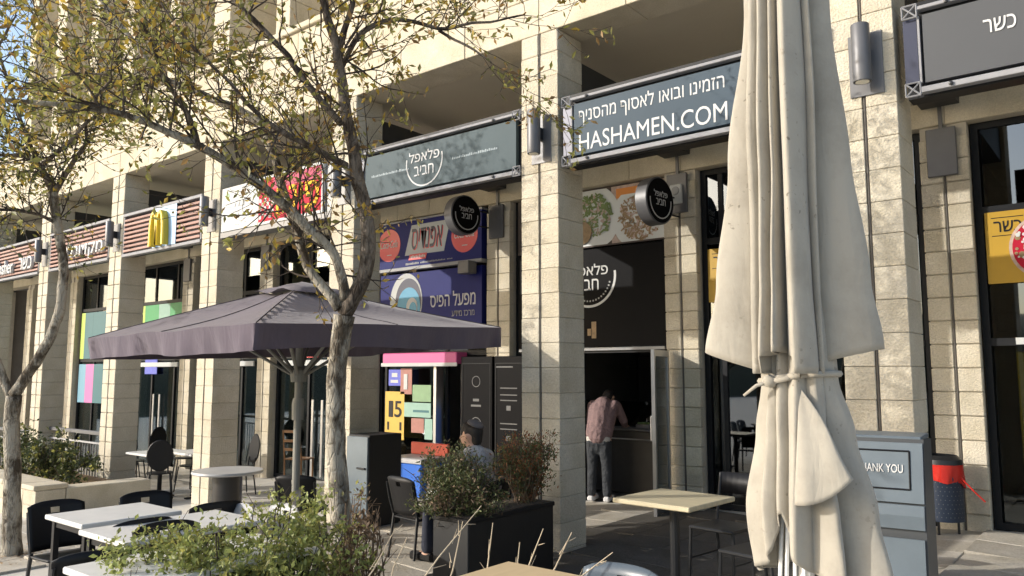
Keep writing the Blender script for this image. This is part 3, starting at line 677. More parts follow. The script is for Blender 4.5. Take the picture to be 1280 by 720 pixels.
# bays 1, 0, -1: striped slat signs
def slat_sign(i, label):
    x0 = px(i)+0.06; x1 = px(i+1)-PW-0.012; w = x1-x0
    r = empty('slat_sign', (x0, 0, 3.74), label=label, cat='sign')
    m = MB(); m.box(0, w, 0.10, 0.22, 0.03, 0.74); m.build('backing', 'black_frame', r)
    for k in range(8):
        zz = 0.085+k*0.077
        m = MB(); m.box(0.03, w-0.03, -0.02, 0.03, zz, zz+0.040, bev=0.004); m.build('slat', 'pink_slat', r)
    m = MB(); m.box(0, w, -0.03, 0.068, 0.715, 0.765, bev=0.004); m.build('top_rail', 'sign_rail', r)
    m = MB(); m.box(0, w, -0.03, 0.068, 0.0, 0.05, bev=0.004); m.build('bottom_rail', 'sign_rail', r)
    m = MB(); m.box(0, 0.028, -0.01, 0.069, 0.05, 0.715); m.box(w-0.028, w, -0.01, 0.069, 0.05, 0.715); m.build('end_stiles', 'sign_rail', r)
    return r, w
r, w = slat_sign(1, 'striped pink slat sign with a big yellow letter M')
m = MB(); m.box(1.1, 1.86, -0.03, -0.021, 0.055, 0.712); m.build('blue_panel', 'pale_blue', r)
def arch(cx, hw, h, t, n=14):
    out = []; 
    for s in (1, 0):
        a = hw if s else hw-t; b = h if s else h-t*1.1; pts = [(cx+a*math.cos(math.pi*k/n), 0.06+b*(math.sin(math.pi*k/n)**0.62 if 0 < k < n else 0.0)) for k in range(n+1)]
        out.append(pts)
    return out
mm = None
for nm, mt, ya, yb in (('arch_letter', 'logo_yellow', -0.14, -0.11), ('arch_sides', 'logo_yellow_edge', -0.109, -0.031)):
    m = MB()
    for cx in (1.30, 1.51):
        o, q = arch(cx, 0.128, 0.58, 0.045)
        for k in range(len(o)-1): m.prism([o[k], o[k+1], q[k+1], q[k]], ya, yb)
    m.build(nm, mt, r)
r, w = slat_sign(0, 'striped pink slat sign with large white Hebrew letters')
lettering(hebrew('מקדונלד'), 1.75, 0.34, 'white_letters', r, (1.62, -0.05, 0.27), depth=0.028, bold=0.012)
r, w = slat_sign(-1, 'striped pink slat sign reading Kosher at the far left')
lettering('Kosher', 1.05, 0.30, 'white_letters', r, (0.85, -0.05, 0.27), depth=0.028, bold=0.012)
lettering(hebrew('כשר'), 0.70, 0.26, 'white_letters', r, (2.05, -0.05, 0.27), depth=0.028, bold=0.012)

# ---------------------------------------------------------------- shop 3 (falafel): picture panels, black glass with logo, counter
xa, xb = px(3)+0.08, px(4)-PW-0.02
r = empty('food_picture', (xa, FY-0.012, 3.55), label='wide picture panel of salad plates above the falafel shop door', cat='picture')
W = xb-xa
m = MB(); m.box(0, W, -0.03, 0, 0, 0.86); m.build('backing', 'food_dark', r)
m = MB(); m.box(1.72, W-0.01, -0.033, -0.0305, 0.02, 0.84); m.build('grey_field', 'food_c', r)
m = MB(); m.prism([(a, min(0.84, max(0.02, b))) for a, b in disc(1.36, 0.42, 0.50)], -0.036, -0.0335); m.build('plate', 'plate_white', r)
m = MB(); m.prism([(min(a, W-0.02), min(0.70, max(0.02, b))) for a, b in disc(2.24, 0.36, 0.50)], -0.041, -0.0365); m.build('plate', 'plate_white', r)
m = MB(); m.prism(disc(1.22, 0.22, 0.17), -0.060, -0.056); m.build('dip_bowl', 'food_a', r)
m = MB(); m.box(1.8, 2.3, -0.036, -0.0335, 0.66, 0.80); m.build('orange_slice', 'orange', r)
for nm, mt, cx, cz, sp, nn in (('salad', 'food_b', 1.42, 0.46, 0.32, 150), ('meat', 'food_a', 2.2, 0.36, 0.33, 220), ('noodles', 'food_c', 2.2, 0.36, 0.32, 130), ('onion', 'plate_white', 2.22, 0.36, 0.30, 60), ('sauce', 'food_c', 1.40, 0.44, 0.28, 50)):
    m = MB()
    for k in range(nn):
        a = rnd.uniform(0, 6.28); q = sp*math.sqrt(rnd.random()); cx1 = cx+q*math.cos(a); cz1 = cz+q*math.sin(a); t = rnd.uniform(0, 3.14); L = rnd.uniform(0.02, 0.06); ww = rnd.uniform(0.008, 0.018)
        ca, sa = math.cos(t), math.sin(t)
        yy = -0.044-0.0004*(k % 20)
        m.add([(cx1+L*ca-ww*sa, yy, cz1+L*sa+ww*ca), (cx1-L*ca-ww*sa, yy, cz1-L*sa+ww*ca), (cx1-L*ca+ww*sa, yy, cz1-L*sa-ww*ca), (cx1+L*ca+ww*sa, yy, cz1+L*sa-ww*ca)], [(0,1,2,3)])
    m.build(nm, mt, r)
r = empty('logo_panel', (xa, FY-0.014, 2.10), label='black glass panel with white Hebrew falafel logo above the doorway', cat='sign')
m = MB(); m.box(0, W, -0.02, 0, 0, 1.42); m.build('panel', 'menu_black', r)
lettering(hebrew('פלאפל'), 0.62, 0.165, 'white_letters', r, (1.33, -0.024, 1.12), bold=0.004)
lettering(hebrew('חביב'), 0.42, 0.165, 'white_letters', r, (1.27, -0.024, 0.90), bold=0.004)
m = MB(); ring(m, 1.32, 1.02, 0.42, 0.455, R(215), R(368), -0.024, -0.0205, 30); m.build('arc', 'white_letters', r)
m = MB()
for k in range(14): t = R(240+k*8); m.box(1.32+0.36*math.cos(t)-0.012, 1.32+0.36*math.cos(t)+0.012, -0.023, -0.0205, 1.02+0.36*math.sin(t)-0.012, 1.02+0.36*math.sin(t)+0.012)
m.build('small_print', 'grey_letters', r)
m = MB(); m.box(1.35, 1.43, -0.023, -0.0205, 0.12, 0.36); m.box(1.28, 1.34, -0.023, -0.0205, 0.16, 0.26); m.build('gold_mark', 'food_a', r)
# doorway: steel frame strip, open glass leaf, dark counter and back fittings
m = MB(); m.box(xa+0.02, xb-0.06, FY-0.05, FY-0.012, 2.045, 2.085); m.build('door_head', 'grey_letters', sf3)
leaf = empty('door_leaf', (-4.93, 3.02, ground_z(-4.9)), R(-76), label='open glass door leaf with grey steel frame beside the falafel doorway', cat='door')
m = MB(); m.box(0.0, 0.75, -0.02, 0.02, 0.02, 0.10); m.box(0, 0.75, -0.02, 0.02, 1.95, 2.03); m.box(0, 0.06, -0.02, 0.02, 0.1, 1.95); m.box(0.69, 0.75, -0.022, 0.022, 0.1, 1.95); m.build('frame', 'steel', leaf)
m = MB(); m.box(0.06, 0.69, -0.004, 0.004, 0.1, 1.95); m.build('pane', 'pane_dark', leaf)
m = MB(); m.tube([(0.64, -0.03, 0.9), (0.64, -0.06, 0.92), (0.64, -0.06, 1.2), (0.64, -0.03, 1.22)], 0.012, 6); m.build('handle', 'steel', leaf)
gz = ground_z(-6)
ct = empty('serving_counter', (-6.2, 4.05, gz), label='dark serving counter inside the falafel shop', cat='counter')
m = MB(); m.box(-1.2, 1.25, 0, 0.7, 0, 0.92, bev=0.01); m.build('body', 'counter_dark', ct)
m = MB(); m.box(-1.25, 1.3, -0.06, 0.75, 0.923, 0.96, bev=0.008); m.build('top', 'grey_paint_metal', ct)
m = MB(); m.box(-1.2, 1.25, 0.25, 0.27, 0.963, 1.35); m.build('sneeze_guard', 'pane', ct)
m = MB(); m.tube([(-1.2, -0.04, 0.80), (1.25, -0.04, 0.80)], 0.012, 6); m.build('rail', 'steel', ct)
labs = ('steel food tray of greens', 'steel food tray of pale salad', 'steel food tray of brown fritters', 'steel food tray of orange salad', 'steel food tray of chopped salad')
for k in range(5):
    t = empty('food_tray', (-5.95+k*0.24, 4.12, gz+0.963), label=labs[k]+' on the falafel counter', cat='tray', group='trays on the falafel counter')
    m = MB(); m.box(-0.11, 0.11, 0, 0.16, 0, 0.055); m.build('pan', 'steel', t)
    m = MB()
    for q in range(14): a = rnd.uniform(-.09, .09); b = rnd.uniform(0.02, 0.14); m.lathe([(0.0, 0.05), (0.026, 0.062), (0.018, 0.082), (0, 0.088)], (a, b, 0), 6)
    m.build('food', ('food_b', 'food_c', 'food_a', 'poster_salmon', 'food_b')[k], t)
m = MB(); m.box(-0.06, 0.06, -0.02, 0.0, 0, 0.20, bev=0.006); o = m.build('napkin_dispenser', 'white_plastic'); o.location = (-5.62, 4.3, gz+1.25); tag(o, 'white napkin dispenser above the counter beside the leaning customer', 'dispenser')
m = MB()
for k in range(5): m.box(-7.2+k*0.55, -7.2+k*0.55+0.48, 6.2, 6.5, 0.2, 2.0, bev=0.01)
fr = m.build('back_shelving', 'counter_dark'); tag(fr, 'row of dark cabinets at the back of the falafel shop', 'cabinet')

# round projecting signs
def round_sign(x, y, z, label, rz, rad=0.33):
    r = empty('round_sign', (x, y, z), rz, label=label, cat='sign', group='round projecting signs')
    m = MB(); m.lathe([(0, -0.09), (rad-0.01, -0.09), (rad, -0.08), (rad, 0.08), (rad-0.01, 0.09), (0, 0.09)], (0,0,0), 36, 'y'); smooth_angle(m.build('drum', 'grey_paint_metal', r))
    m = MB(); m.lathe([(0, -0.095), (rad*0.93, -0.095), (rad*0.93, -0.091), (0, -0.091)], (0,0,0), 36, 'y'); m.build('face', 'menu_black', r)
    lettering(hebrew('פלאפל'), rad*0.95, rad*0.26, 'white_letters', r, (0, -0.099, rad*0.28), bold=0.003)
    lettering(hebrew('חביב'), rad*0.66, rad*0.26, 'white_letters', r, (0, -0.099, -rad*0.07), bold=0.003)
    m = MB(); ring(m, 0, 0, rad*0.72, rad*0.77, R(175), R(365), -0.099, -0.0955, 26); m.build('arc', 'white_letters', r)
    for s in (-0.12, 0.12):
        m = MB(); m.tube([(rad*0.8, 0.0, s), (rad+0.28, 0.0, s)], 0.012, 6); m.build('arm', 'dark_metal', r)
    return r
round_sign(-4.82, 2.55, 3.92, 'round black projecting sign hung over the salad picture', R(84), 0.31)
round_sign(-8.17, 2.55, 4.16, 'round black projecting sign hung over the blue drinks sign', R(84), 0.31)

# ---------------------------------------------------------------- shop 2 (kiosk): blue signs, posters, freezer
xa, xb = px(2)+0.08, px(3)-PW-0.01
r = empty('drinks_sign', ((xa+xb)/2, WALL-0.03, 3.55), label='blue sign board with red drink discs and slanted white Hebrew name plate', cat='sign')
W = 2.50
m = MB(); m.box(-W/2, W/2, -0.03, 0.1, 0, 0.80); m.build('panel', 'sign_blue', r)
m = MB(); m.box(-W/2-0.02, W/2+0.02, -0.06, 0.1, -0.06, -0.002, bev=0.006); m.box(-W/2-0.02, W/2+0.02, -0.045, 0.1, 0.802, 0.83); m.build('rails', 'grey_letters', r)
for cx in (-0.93, 0.88):
    m = MB(); m.prism(disc(cx, 0.42, 0.29, 32), -0.037, -0.0305); d = m.build('drink_disc', 'drink_red', r)
    lettering('Coca-Cola', 0.44, 0.13, 'white_letters', d, (cx, -0.040, 0.44), shear=0.35, depth=0.002)
    m = MB(); m.box(cx-0.05, cx+0.07, -0.039, -0.0375, 0.24, 0.255); m.build('small_print', 'white_letters', d)
m = MB(); m.prism([(-0.52, 0.20), (0.42, 0.20), (0.56, 0.72), (-0.36, 0.72)], -0.037, -0.0305); p = m.build('name_plate', 'sign_white', r)
lettering(hebrew('אפנדיס'), 0.74, 0.36, 'navy_metal', p, (0.02, -0.040, 0.47), shear=0.2, depth=0.002, bold=0.006)
lettering(hebrew('אפנדיס'), 0.74, 0.36, 'drink_red', p, (0.035, -0.0385, 0.455), shear=0.2, depth=0.001, bold=0.006)
m = MB(); m.prism([(-0.42, 0.11), (0.0, 0.11), (0.03, 0.21), (-0.39, 0.21)], -0.045, -0.0385); p2 = m.build('red_tab', 'drink_red', p)
m = MB()
for k in range(9): m.box(-0.36+k*0.04, -0.335+k*0.04, -0.047, -0.0455, 0.14, 0.175+0.01*(k % 2))
m.build('small_print', 'white_letters', r)
m = MB()
for k in range(34): 
    if rnd.random() > 0.12: m.box(-0.5+k*0.033, -0.5+k*0.033+0.022, -0.033, -0.0305, 0.03+0.0006*k, 0.06+rnd.uniform(0, 0.012))
m.build('strap_line', 'grey_letters', r)
r = empty('lottery_sign', ((xa+xb)/2+0.03, WALL-0.02, 2.42), label='dark blue lottery sign with a white and teal swirl emblem', cat='sign')
m = MB(); m.box(-1.18, 1.22, -0.03, 0.08, 0, 1.02); m.build('panel', 'sign_blue', r)
m = MB(); m.prism(disc(-0.52, 0.52, 0.50, 32, 0.80), -0.036, -0.0305); e = m.build('emblem', 'sign_white', r)
m = MB(); m.prism(disc(-0.46, 0.52, 0.41, 32, 0.78), -0.040, -0.0365); m.build('swirl', 'navy_metal', e)
m = MB(); m.prism(disc(-0.44, 0.44, 0.33, 32, 0.85), -0.044, -0.0405); m.build('swirl', 'teal_blue', e)
m = MB(); m.prism(disc(-0.36, 0.42, 0.17, 24, 0.8), -0.048, -0.0445); m.build('swirl', 'sign_white', e)
m = MB(); m.prism(disc(-0.33, 0.40, 0.11, 24, 0.8), -0.052, -0.0485); m.build('swirl', 'teal_blue', e)
lettering(hebrew('מפעל הפיס'), 1.02, 0.25, 'white_letters', r, (0.58, -0.034, 0.52), bold=0.003)
lettering(hebrew('מרכז מידע'), 0.5, 0.09, 'grey_letters', r, (0.82, -0.034, 0.27))
m = MB(); m.box(-0.12, 0.12, -0.2, 0, -0.08, 0.12, bev=0.01); o = m.build('floodlight', 'grey_paint_metal'); o.location = (px(3)-PW-0.25, WALL-0.09, 3.38); tag(o, 'small grey floodlight at the corner of the lottery sign', 'lamp')
zf = ground_z(-9.5)
m = MB(); m.box(-10.45, -8.68, WALL-0.12, FY-0.012, 1.87, 2.06, bev=0.015); o = m.build('awning_strip', 'pink_light'); tag(o, 'pink strip awning over the kiosk door', 'awning')
m = MB(); m.box(-10.47, -8.66, WALL-0.135, WALL-0.122, 1.83, 1.89, bev=0.004); m.build('white_edge', 'sign_white', o)
def poster(name, x0, x1, z0, z1, mat, label, y=WALL-0.02, cat='poster'):
    m = MB(); m.box(0, x1-x0, -0.008, 0.0, 0, z1-z0); o = m.build(name, mat); o.location = (x0, y, z0); return tag(o, label, cat)
pq = poster('price_poster', -10.46, -9.98, 0.58, 1.40, 'poster_yellow', 'yellow poster with the number 15 on the kiosk window')
lettering('1', 0.11, 0.28, 'black_plastic', pq, (0.15, -0.011, 0.52), bold=0.01); lettering('5', 0.18, 0.28, 'black_plastic', pq, (0.33, -0.011, 0.52), bold=0.01)
m = MB(); m.box(0.06, 0.11, -0.0105, -0.0085, 0.16, 0.30); m.box(0.37, 0.42, -0.0105, -0.0085, 0.16, 0.30); m.build('marks', 'black_plastic', pq)
pq = poster('notice', -10.38, -10.08, 1.50, 1.78, 'poster_blue', 'small blue notice at the top left of the kiosk window')
m = MB(); m.box(0.05, 0.24, -0.0105, -0.0085, 0.05, 0.10); m.box(0.08, 0.22, -0.0105, -0.0085, 0.15, 0.22); m.build('print', 'sign_white', pq)
poster('notice', -10.08, -9.80, 1.36, 1.80, 'poster_salmon', 'narrow red notice beside the small blue notice')
pq = poster('notice', -9.99, -9.90, 1.44, 1.70, 'sign_white', 'slim white card over the red notice', y=WALL-0.03)
poster('notice', -9.78, -9.34, 1.24, 1.52, 'poster_green', 'green paper notice on the kiosk window')
pq = poster('notice', -9.98, -9.34, 0.98, 1.22, 'poster_mint', 'mint paper notice with a dark line below the green notice')
m = MB(); m.box(0.22, 0.6, -0.0105, -0.0085, 0.08, 0.12); m.build('line', 'poster_teal', pq)
poster('notice', -9.80, -9.50, 0.72, 0.96, 'poster_salmon', 'salmon coloured leaflet below the mint notice')
poster('notice', -9.48, -9.30, 0.62, 0.96, 'poster_mint', 'pale torn leaflet right of the salmon leaflet')
# kiosk door stiles
m = MB(); m.box(-9.28, -9.22, WALL-0.03, FY-0.012, zf, 1.86); m.build('door_stile', 'steel', sf2)
m = MB(); m.box(-8.66, -8.61, WALL-0.03, FY-0.012, zf, 1.86); m.build('door_stile', 'rail_metal', sf2)
fz = empty('chest_freezer', (-8.82, 2.36, zf), label='blue chest freezer with red top outside the kiosk', cat='freezer')
m = MB(); m.box(-0.45, 0.30, -0.30, 0.32, 0.06, 0.56, bev=0.02); m.build('body', 'freezer_blue', fz)
m = MB(); m.box(-0.46, 0.31, -0.31, 0.33, 0.563, 0.64, bev=0.01); m.build('lid', 'rail_metal', fz)
m = MB(); m.box(-0.45, 0.36, 0.20, 0.26, 0.643, 0.83, bev=0.01); m.build('header', 'freezer_red', fz)
m = MB(); m.box(-0.4, 0.25, -0.26, 0.28, 0.0, 0.058); m.build('plinth', 'dark_metal', fz)
ck = empty('drinks_cooler', (-8.86, 3.55, zf), label='blue drinks cooler standing inside the kiosk door', cat='cooler')
m = MB(); m.box(-0.2, 0.25, 0, 0.5, 0, 1.35, bev=0.02); m.build('body', 'freezer_blue', ck)
m = MB(); m.box(-0.21, 0.26, -0.015, 0.5, 1.352, 1.42, bev=0.01); m.build('header', 'sign_white', ck)
# black menu boards in front of the pilaster
mb_ = empty('menu_board', (-7.72, 2.72, ground_z(-7.7)), label='tall pair of black menu panels standing beside the kiosk door', cat='menu board')
for k, (a, b) in enumerate(((-0.62, 0.02), (0.06, 0.85))):
    m = MB(); m.box(a, b, 0, 0.06, 0.05, 2.10, bev=0.006); p = m.build('panel', 'menu_black', mb_)
    m = MB(); bars(m, a+0.03, b-0.03, 0.12, 2.0, 0.012, -0.008, -0.001); m.build('frame', 'black_frame', p)
    m = MB()
    if k == 0:
        ring(m, -0.3, 1.72, 0.075, 0.085, 0, 6.28, -0.006, -0.001, 20); ring(m, -0.3, 1.07, 0.10, 0.112, 0, 6.28, -0.006, -0.001, 22); m.box(-0.36, -0.24, -0.006, -0.001, 1.42, 1.46); m.box(-0.4, -0.2, -0.006, -0.001, 1.34, 1.37)
    else:
        for zz in (1.62, 1.52, 1.44, 1.1, 1.02): m.box(0.18, 0.5, -0.006, -0.001, zz, zz+0.015)
        m.box(0.3, 0.38, -0.006, -0.001, 1.30, 1.37); m.box(0.3, 0.38, -0.006, -0.001, 0.86, 0.93); m.box(0.1, 0.42, -0.006, -0.001, 1.93, 1.95)
    m.build('print', 'menu_print', p)
m = MB(); m.box(-0.62, 0.85, 0.005, 0.2, 0.0, 0.048); m.build('foot', 'dark_metal', mb_)

# ---------------------------------------------------------------- shops 4 and 5 details
def kosher_poster(x, z, w, h, label, y):
    m = MB(); m.box(0, w, -0.01, 0, 0, h); o = m.build('kosher_poster', 'poster_amber'); o.location = (x, y, z); tag(o, label, 'poster')
    for zz in (0.07, 0.262): m = MB(); m.box(0.06, 0.35, -0.0125, -0.0105, h-zz, h-zz+0.008); m.build('rule', 'black_plastic', o)
    lettering(hebrew('כשר'), 0.25, 0.115, 'black_plastic', o, (0.205, -0.0125, h-0.162), bold=0.008, depth=0.002)
    return o
kp = kosher_poster(px(5)+0.09, 2.66, 1.35, 0.76, 'amber yellow poster with a pizza and a black Hebrew word', FY-0.012)
m = MB(); m.prism(disc(0.55, 0.355, 0.345, 40), -0.016, -0.0105); pz = m.build('pizza_crust', 'food_c', kp)
m = MB(); m.prism(disc(0.55, 0.355, 0.315, 40), -0.019, -0.0165); m.build('pizza_sauce', 'sign_red', pz)
m = MB()
for k in range(90):
    a = rnd.uniform(0, 6.28); q = 0.31*math.sqrt(rnd.random()); m.prism(disc(0.55+q*math.cos(a), 0.36+q*math.sin(a), rnd.uniform(0.012, 0.035), 7), -0.0205-0.0002*k/3, -0.0195)
tag(m.build('pizza_topping', ['food_a'], pz), kind='stuff')
m = MB()
for k in range(50):
    a = rnd.uniform(0, 6.28); q = 0.30*math.sqrt(rnd.random()); m.prism(disc(0.55+q*math.cos(a), 0.36+q*math.sin(a), rnd.uniform(0.010, 0.024), 6), -0.030-0.0002*k/3, -0.0275)
tag(m.build('pizza_cheese', ['plate_white'], pz), kind='stuff')
kosher_poster(px(4)+0.09, 2.64, 0.6, 0.70, 'amber yellow poster half hidden by the left edge of the closed parasol', FY-0.012)
m = MB(); m.box(0, 0.10, -0.012, 0, 0, 0.07); o = m.build('sticker', 'sign_white'); o.location = (px(5)+0.30, FY-0.013, 2.02); tag(o, 'small white sticker on the dark door transom at the right edge', 'sticker')
m = MB(); m.box(px(5)+0.28, px(5)+0.40, FY+0.12, FY+0.2, 0.35, 1.95, bev=0.01); o = m.build('yellow_banner', 'poster_amber'); tag(o, 'narrow yellow banner behind the right hand shop door', 'banner')
st = empty('display_shelf', (px(5)+0.5, FY+0.7, ground_z(0)), label='dark display shelves with yellow boards inside the right hand shop', cat='shelf')
for k in range(4):
    m = MB(); m.box(0, 1.6, 0, 0.4, 0.3+0.35*k, 0.34+0.35*k); m.build('board', 'poster_amber' if k < 3 else 'counter_dark', st)
m = MB(); m.box(0, 0.04, 0, 0.4, 0, 1.6); m.box(1.56, 1.6, 0, 0.4, 0, 1.6); m.build('side', 'counter_dark', st)
m = MB(); m.box(-0.13, 0.13, 0, 0.03, 0, 0.35, bev=0.01); o = m.build('white_box', 'white_plastic'); o.location = (px(5)+0.42, FY-0.06, ground_z(-1)+0.06); tag(o, 'white box at the foot of the right hand shop door', 'box')
# bent spout lamps seen in the right shop
m = MB(); m.tube([(px(5)+0.62, FY+0.5, 2.1), (px(5)+0.64, FY+0.5, 1.95), (px(5)+0.68, FY+0.48, 1.8)], 0.02, 6); o = m.build('copper_pendant', 'orange'); tag(o, 'copper coloured pendant rod inside the right hand shop', 'lamp')

# coloured window panels of the left shops
def colour_bands(i, bands, z0, z1, label, f0=0.0, f1=1.0):
    xa = px(i)+0.1; xb = px(i+1)-PW-0.1; r = empty('window_graphic', (xa, FY-0.02, z0), label=label, cat='window graphic')
    W = xb-xa; t = f0
    for f, mt in bands:
        m = MB(); m.box(t*W, (t+f)*W-0.004, -0.006, 0, 0, z1-z0); m.build('band', mt, r); t += f
    return r
colour_bands(-1, ((0.22, 'poster_lime'), (0.28, 'poster_kelly'), (0.22, 'poster_mint'), (0.28, 'poster_kelly')), 2.25, 3.40, 'lime and green striped window panel above the open parasol')
colour_bands(-2, ((0.18, 'poster_skyblue'), (0.2, 'poster_pink'), (0.3, 'poster_teal'), (0.32, 'poster_kelly')), 0.9, 1.95, 'pink blue and green window panel behind the railing')
colour_bands(-2, ((0.1, 'poster_lime'), (0.2, 'poster_teal'), (0.70, 'poster_teal')), 2.1, 3.38, 'teal window panel above the railing')
colour_bands(0, ((0.5, 'poster_green'), (0.5, 'poster_mint')), 2.25, 2.9, 'pale green window panel beside the far pilaster')
m = MB(); m.box(0, 0.42, -0.03, 0, 0, 0.36); o = m.build('red_shop_sign', 'drink_red'); o.location = (px(1)+1.05, FY-0.03, 2.02); tag(o, 'small red shop sign seen under the open parasol', 'sign')
m = MB(); m.box(0.1, 0.13, -0.033, -0.0305, 0.14, 0.22); m.box(0.16, 0.19, -0.033, -0.0305, 0.14, 0.22); m.box(0.22, 0.3, -0.033, -0.0305, 0.19, 0.22); m.build('print', 'white_letters', o)
m = MB(); m.box(0, 0.62, -0.02, 0, 0, 0.36, bev=0.01); o = m.build('small_screen', 'poster_blue'); o.location = (px(-1)+0.8, FY-0.03, 1.68); tag(o, 'small pale blue notice just under the left edge of the open parasol', 'notice')
# ---------------------------------------------------------------- furniture
def bistro_chair(mat='black_plastic', legmat='dark_metal', name='cafe_chair'):
    """moulded chair facing +Y: curved back with a hand slot, dished seat, four splayed legs"""
    r = empty(name)
    m = MB(); n = 9; vs = []; 
    for j in range(n):
        for i in range(n):
            u = i/(n-1)*2-1; v = j/(n-1)*2-1
            vs.append((u*0.21*(1-0.06*max(0, -v)), v*0.20, 0.45-0.018*(1-u*u)*(1-v*v)+0.012*v))
    top = len(vs); vs += [(x, y, z-0.018) for x, y, z in vs]
    fs = []
    for j in range(n-1):
        for i in range(n-1):
            a = j*n+i; fs.append((a, a+1, a+n+1, a+n)); fs.append((top+a, top+a+n, top+a+n+1, top+a+1))
    per = [i for i in range(n)]+[j*n+n-1 for j in range(1, n)]+[(n-1)*n+i for i in range(n-2, -1, -1)]+[j*n for j in range(n-2, 0, -1)]
    for k in range(len(per)): a, b = per[k], per[(k+1) % len(per)]; fs.append((a, b, top+b, top+a))
    m.add(vs, fs); m.build('seat', mat, r, smooth=True)
    m = MB(); nx, nz = 13, 9; vs = []; fs = []
    for j in range(nz):
        for i in range(nx):
            u = i/(nx-1)*2-1; t = j/(nz-1)
            vs.append((u*(0.205+0.01*t), -0.20-0.085*t+0.035*(u*u), 0.47+0.40*t-(0.03*u**4 if j == nz-1 else 0)-0.02*(1-u*u)*(j == nz-1)*-0.5))
    b0 = len(vs); vs += [(x, y-0.014, z) for x, y, z in vs]
    hole = set((i, nz-3) for i in range(5, 7))
    for j in range(nz-1):
        for i in range(nx-1):
            if (i, j) in hole: continue
            a = j*nx+i; fs.append((a, a+nx, a+nx+1, a+1)); fs.append((b0+a, b0+a+1, b0+a+nx+1, b0+a+nx))
    per = [i for i in range(nx)]+[j*nx+nx-1 for j in range(1, nz)]+[(nz-1)*nx+i for i in range(nx-2, -1, -1)]+[j*nx for j in range(nz-2, 0, -1)]
    for k in range(len(per)): a, b = per[k], per[(k+1) % len(per)]; fs.append((a, b0+a, b0+b, b))
    m.add(vs, fs); m.build('backrest', mat, r, smooth=True)
    for sx in (-1, 1):
        m = MB(); m.tube([(sx*0.19, -0.19, 0.46), (sx*0.21, -0.24, 0.0)], [0.016, 0.013], 7); m.build('leg', legmat, r)
        m = MB(); m.tube([(sx*0.18, 0.17, 0.44), (sx*0.20, 0.20, 0.0)], [0.016, 0.013], 7); m.build('leg', legmat, r)
        m = MB(); m.tube([(sx*0.195, -0.19, 0.44), (sx*0.205, -0.235, 0.62), (sx*0.205, -0.27, 0.80)], 0.011, 6); m.build('back_post', legmat, r)
    return r
def cafe_table(name, w, d, h, top, base, label, loc, rz=0, group=None, legs=4):
    r = empty(name, loc, rz, label=label, cat='table', group=group)
    m = MB(); m.box(-w/2, w/2, -d/2, d/2, h-0.035, h, bev=0.006); m.build('tabletop', top, r)
    if legs == 4:
        for sx in (-1, 1):
            for sy in (-1, 1):
                m = MB(); m.box(sx*(w/2-0.06)-0.02, sx*(w/2-0.06)+0.02, sy*(d/2-0.06)-0.02, sy*(d/2-0.06)+0.02, 0, h-0.036); m.build('leg', base, r)
        m = MB(); m.box(-w/2+0.08, w/2-0.08, -d/2+0.05, d/2-0.05, h-0.09, h-0.036); m.build('apron', base, r)
    else:
        m = MB(); m.tube([(0, 0, 0.02), (0, 0, h-0.036)], 0.035, 12); m.build('post', base, r)
        m = MB(); m.box(-0.25, 0.25, -0.03, 0.03, 0, 0.022); m.box(-0.03, 0.03, -0.25, 0.25, 0.0, 0.021); m.build('foot', base, r)
        m = MB(); m.box(-0.2, 0.2, -0.2, 0.2, h-0.05, h-0.036); m.build('top_plate', base, r)
    return r
def put(o, x, y, rz, label, cat='chair', group=None, z=None, sz=None):
    if sz: o.scale = (1, 1, sz)
    o.location = (x, y, ground_z(x) if z is None else z); o.rotation_euler = (0, 0, rz); return tag(o, label, cat, group)

for k, (x, y, d, lb) in enumerate(((-6.22, -3.46, 0.74, 'white topped table farthest from the bush, beside the low wall'), (-5.2, -3.52, 0.98, 'white topped middle table between the black chairs'), (-4.02, -4.02, 1.10, 'white topped table partly hidden by the green bush'))):
    cafe_table('terrace_table', 0.64, d, 0.74, 'white_top', 'black_plastic', lb, (x, y, ground_z(x)), 0, 'white tables on the left terrace')
ch0 = bistro_chair()
spots = [(-6.72, -3.58, -90, 'black moulded chair behind the farthest white table, near the low wall'), (-6.60, -2.95, -100, 'black moulded chair near the far pier end of the farthest white table'),
         (-5.70, -3.62, 90, 'black moulded chair with hand slot backing onto the middle white table'), (-6.02, -2.86, 85, 'black moulded chair at the far end of the middle white table'),
         (-4.78, -4.28, 80, 'black moulded chair in front beside the nearest white table'), (-4.72, -3.72, -95, 'black moulded chair tucked under the middle white table'),
         (-5.75, -2.45, 150, 'black moulded chair turned sideways behind the pale chairs')]
for k, (x, y, a, lb) in enumerate(spots):
    put(ch0 if k == 0 else copy_tree(ch0), x, y, R(a), lb, group='black chairs on the left terrace', sz=0.9)
cg = bistro_chair('grey_chair', 'rail_metal')
cg.scale = (1, 1, 0.86)
put(cg, -5.62, -3.02, R(165), 'pale grey moulded chair with a dark hole, left of two by the bush', group='pale chairs by the bush')
put(copy_tree(cg), -5.30, -2.86, R(172), 'pale grey moulded chair right of its twin, against the green bush', group='pale chairs by the bush')
put(copy_tree(ch0), -5.62, -0.78, R(-8), 'black moulded chair standing opposite the seated man')
put(copy_tree(ch0), -7.05, -1.12, R(35), 'black moulded chair behind the pole of the open parasol')
cafe_table('small_table', 0.6, 0.6, 0.74, 'counter_dark', 'dark_metal', 'small dark table in front of the seated man', (-5.62, -0.15, ground_z(-5.6)), 0, None, 1)
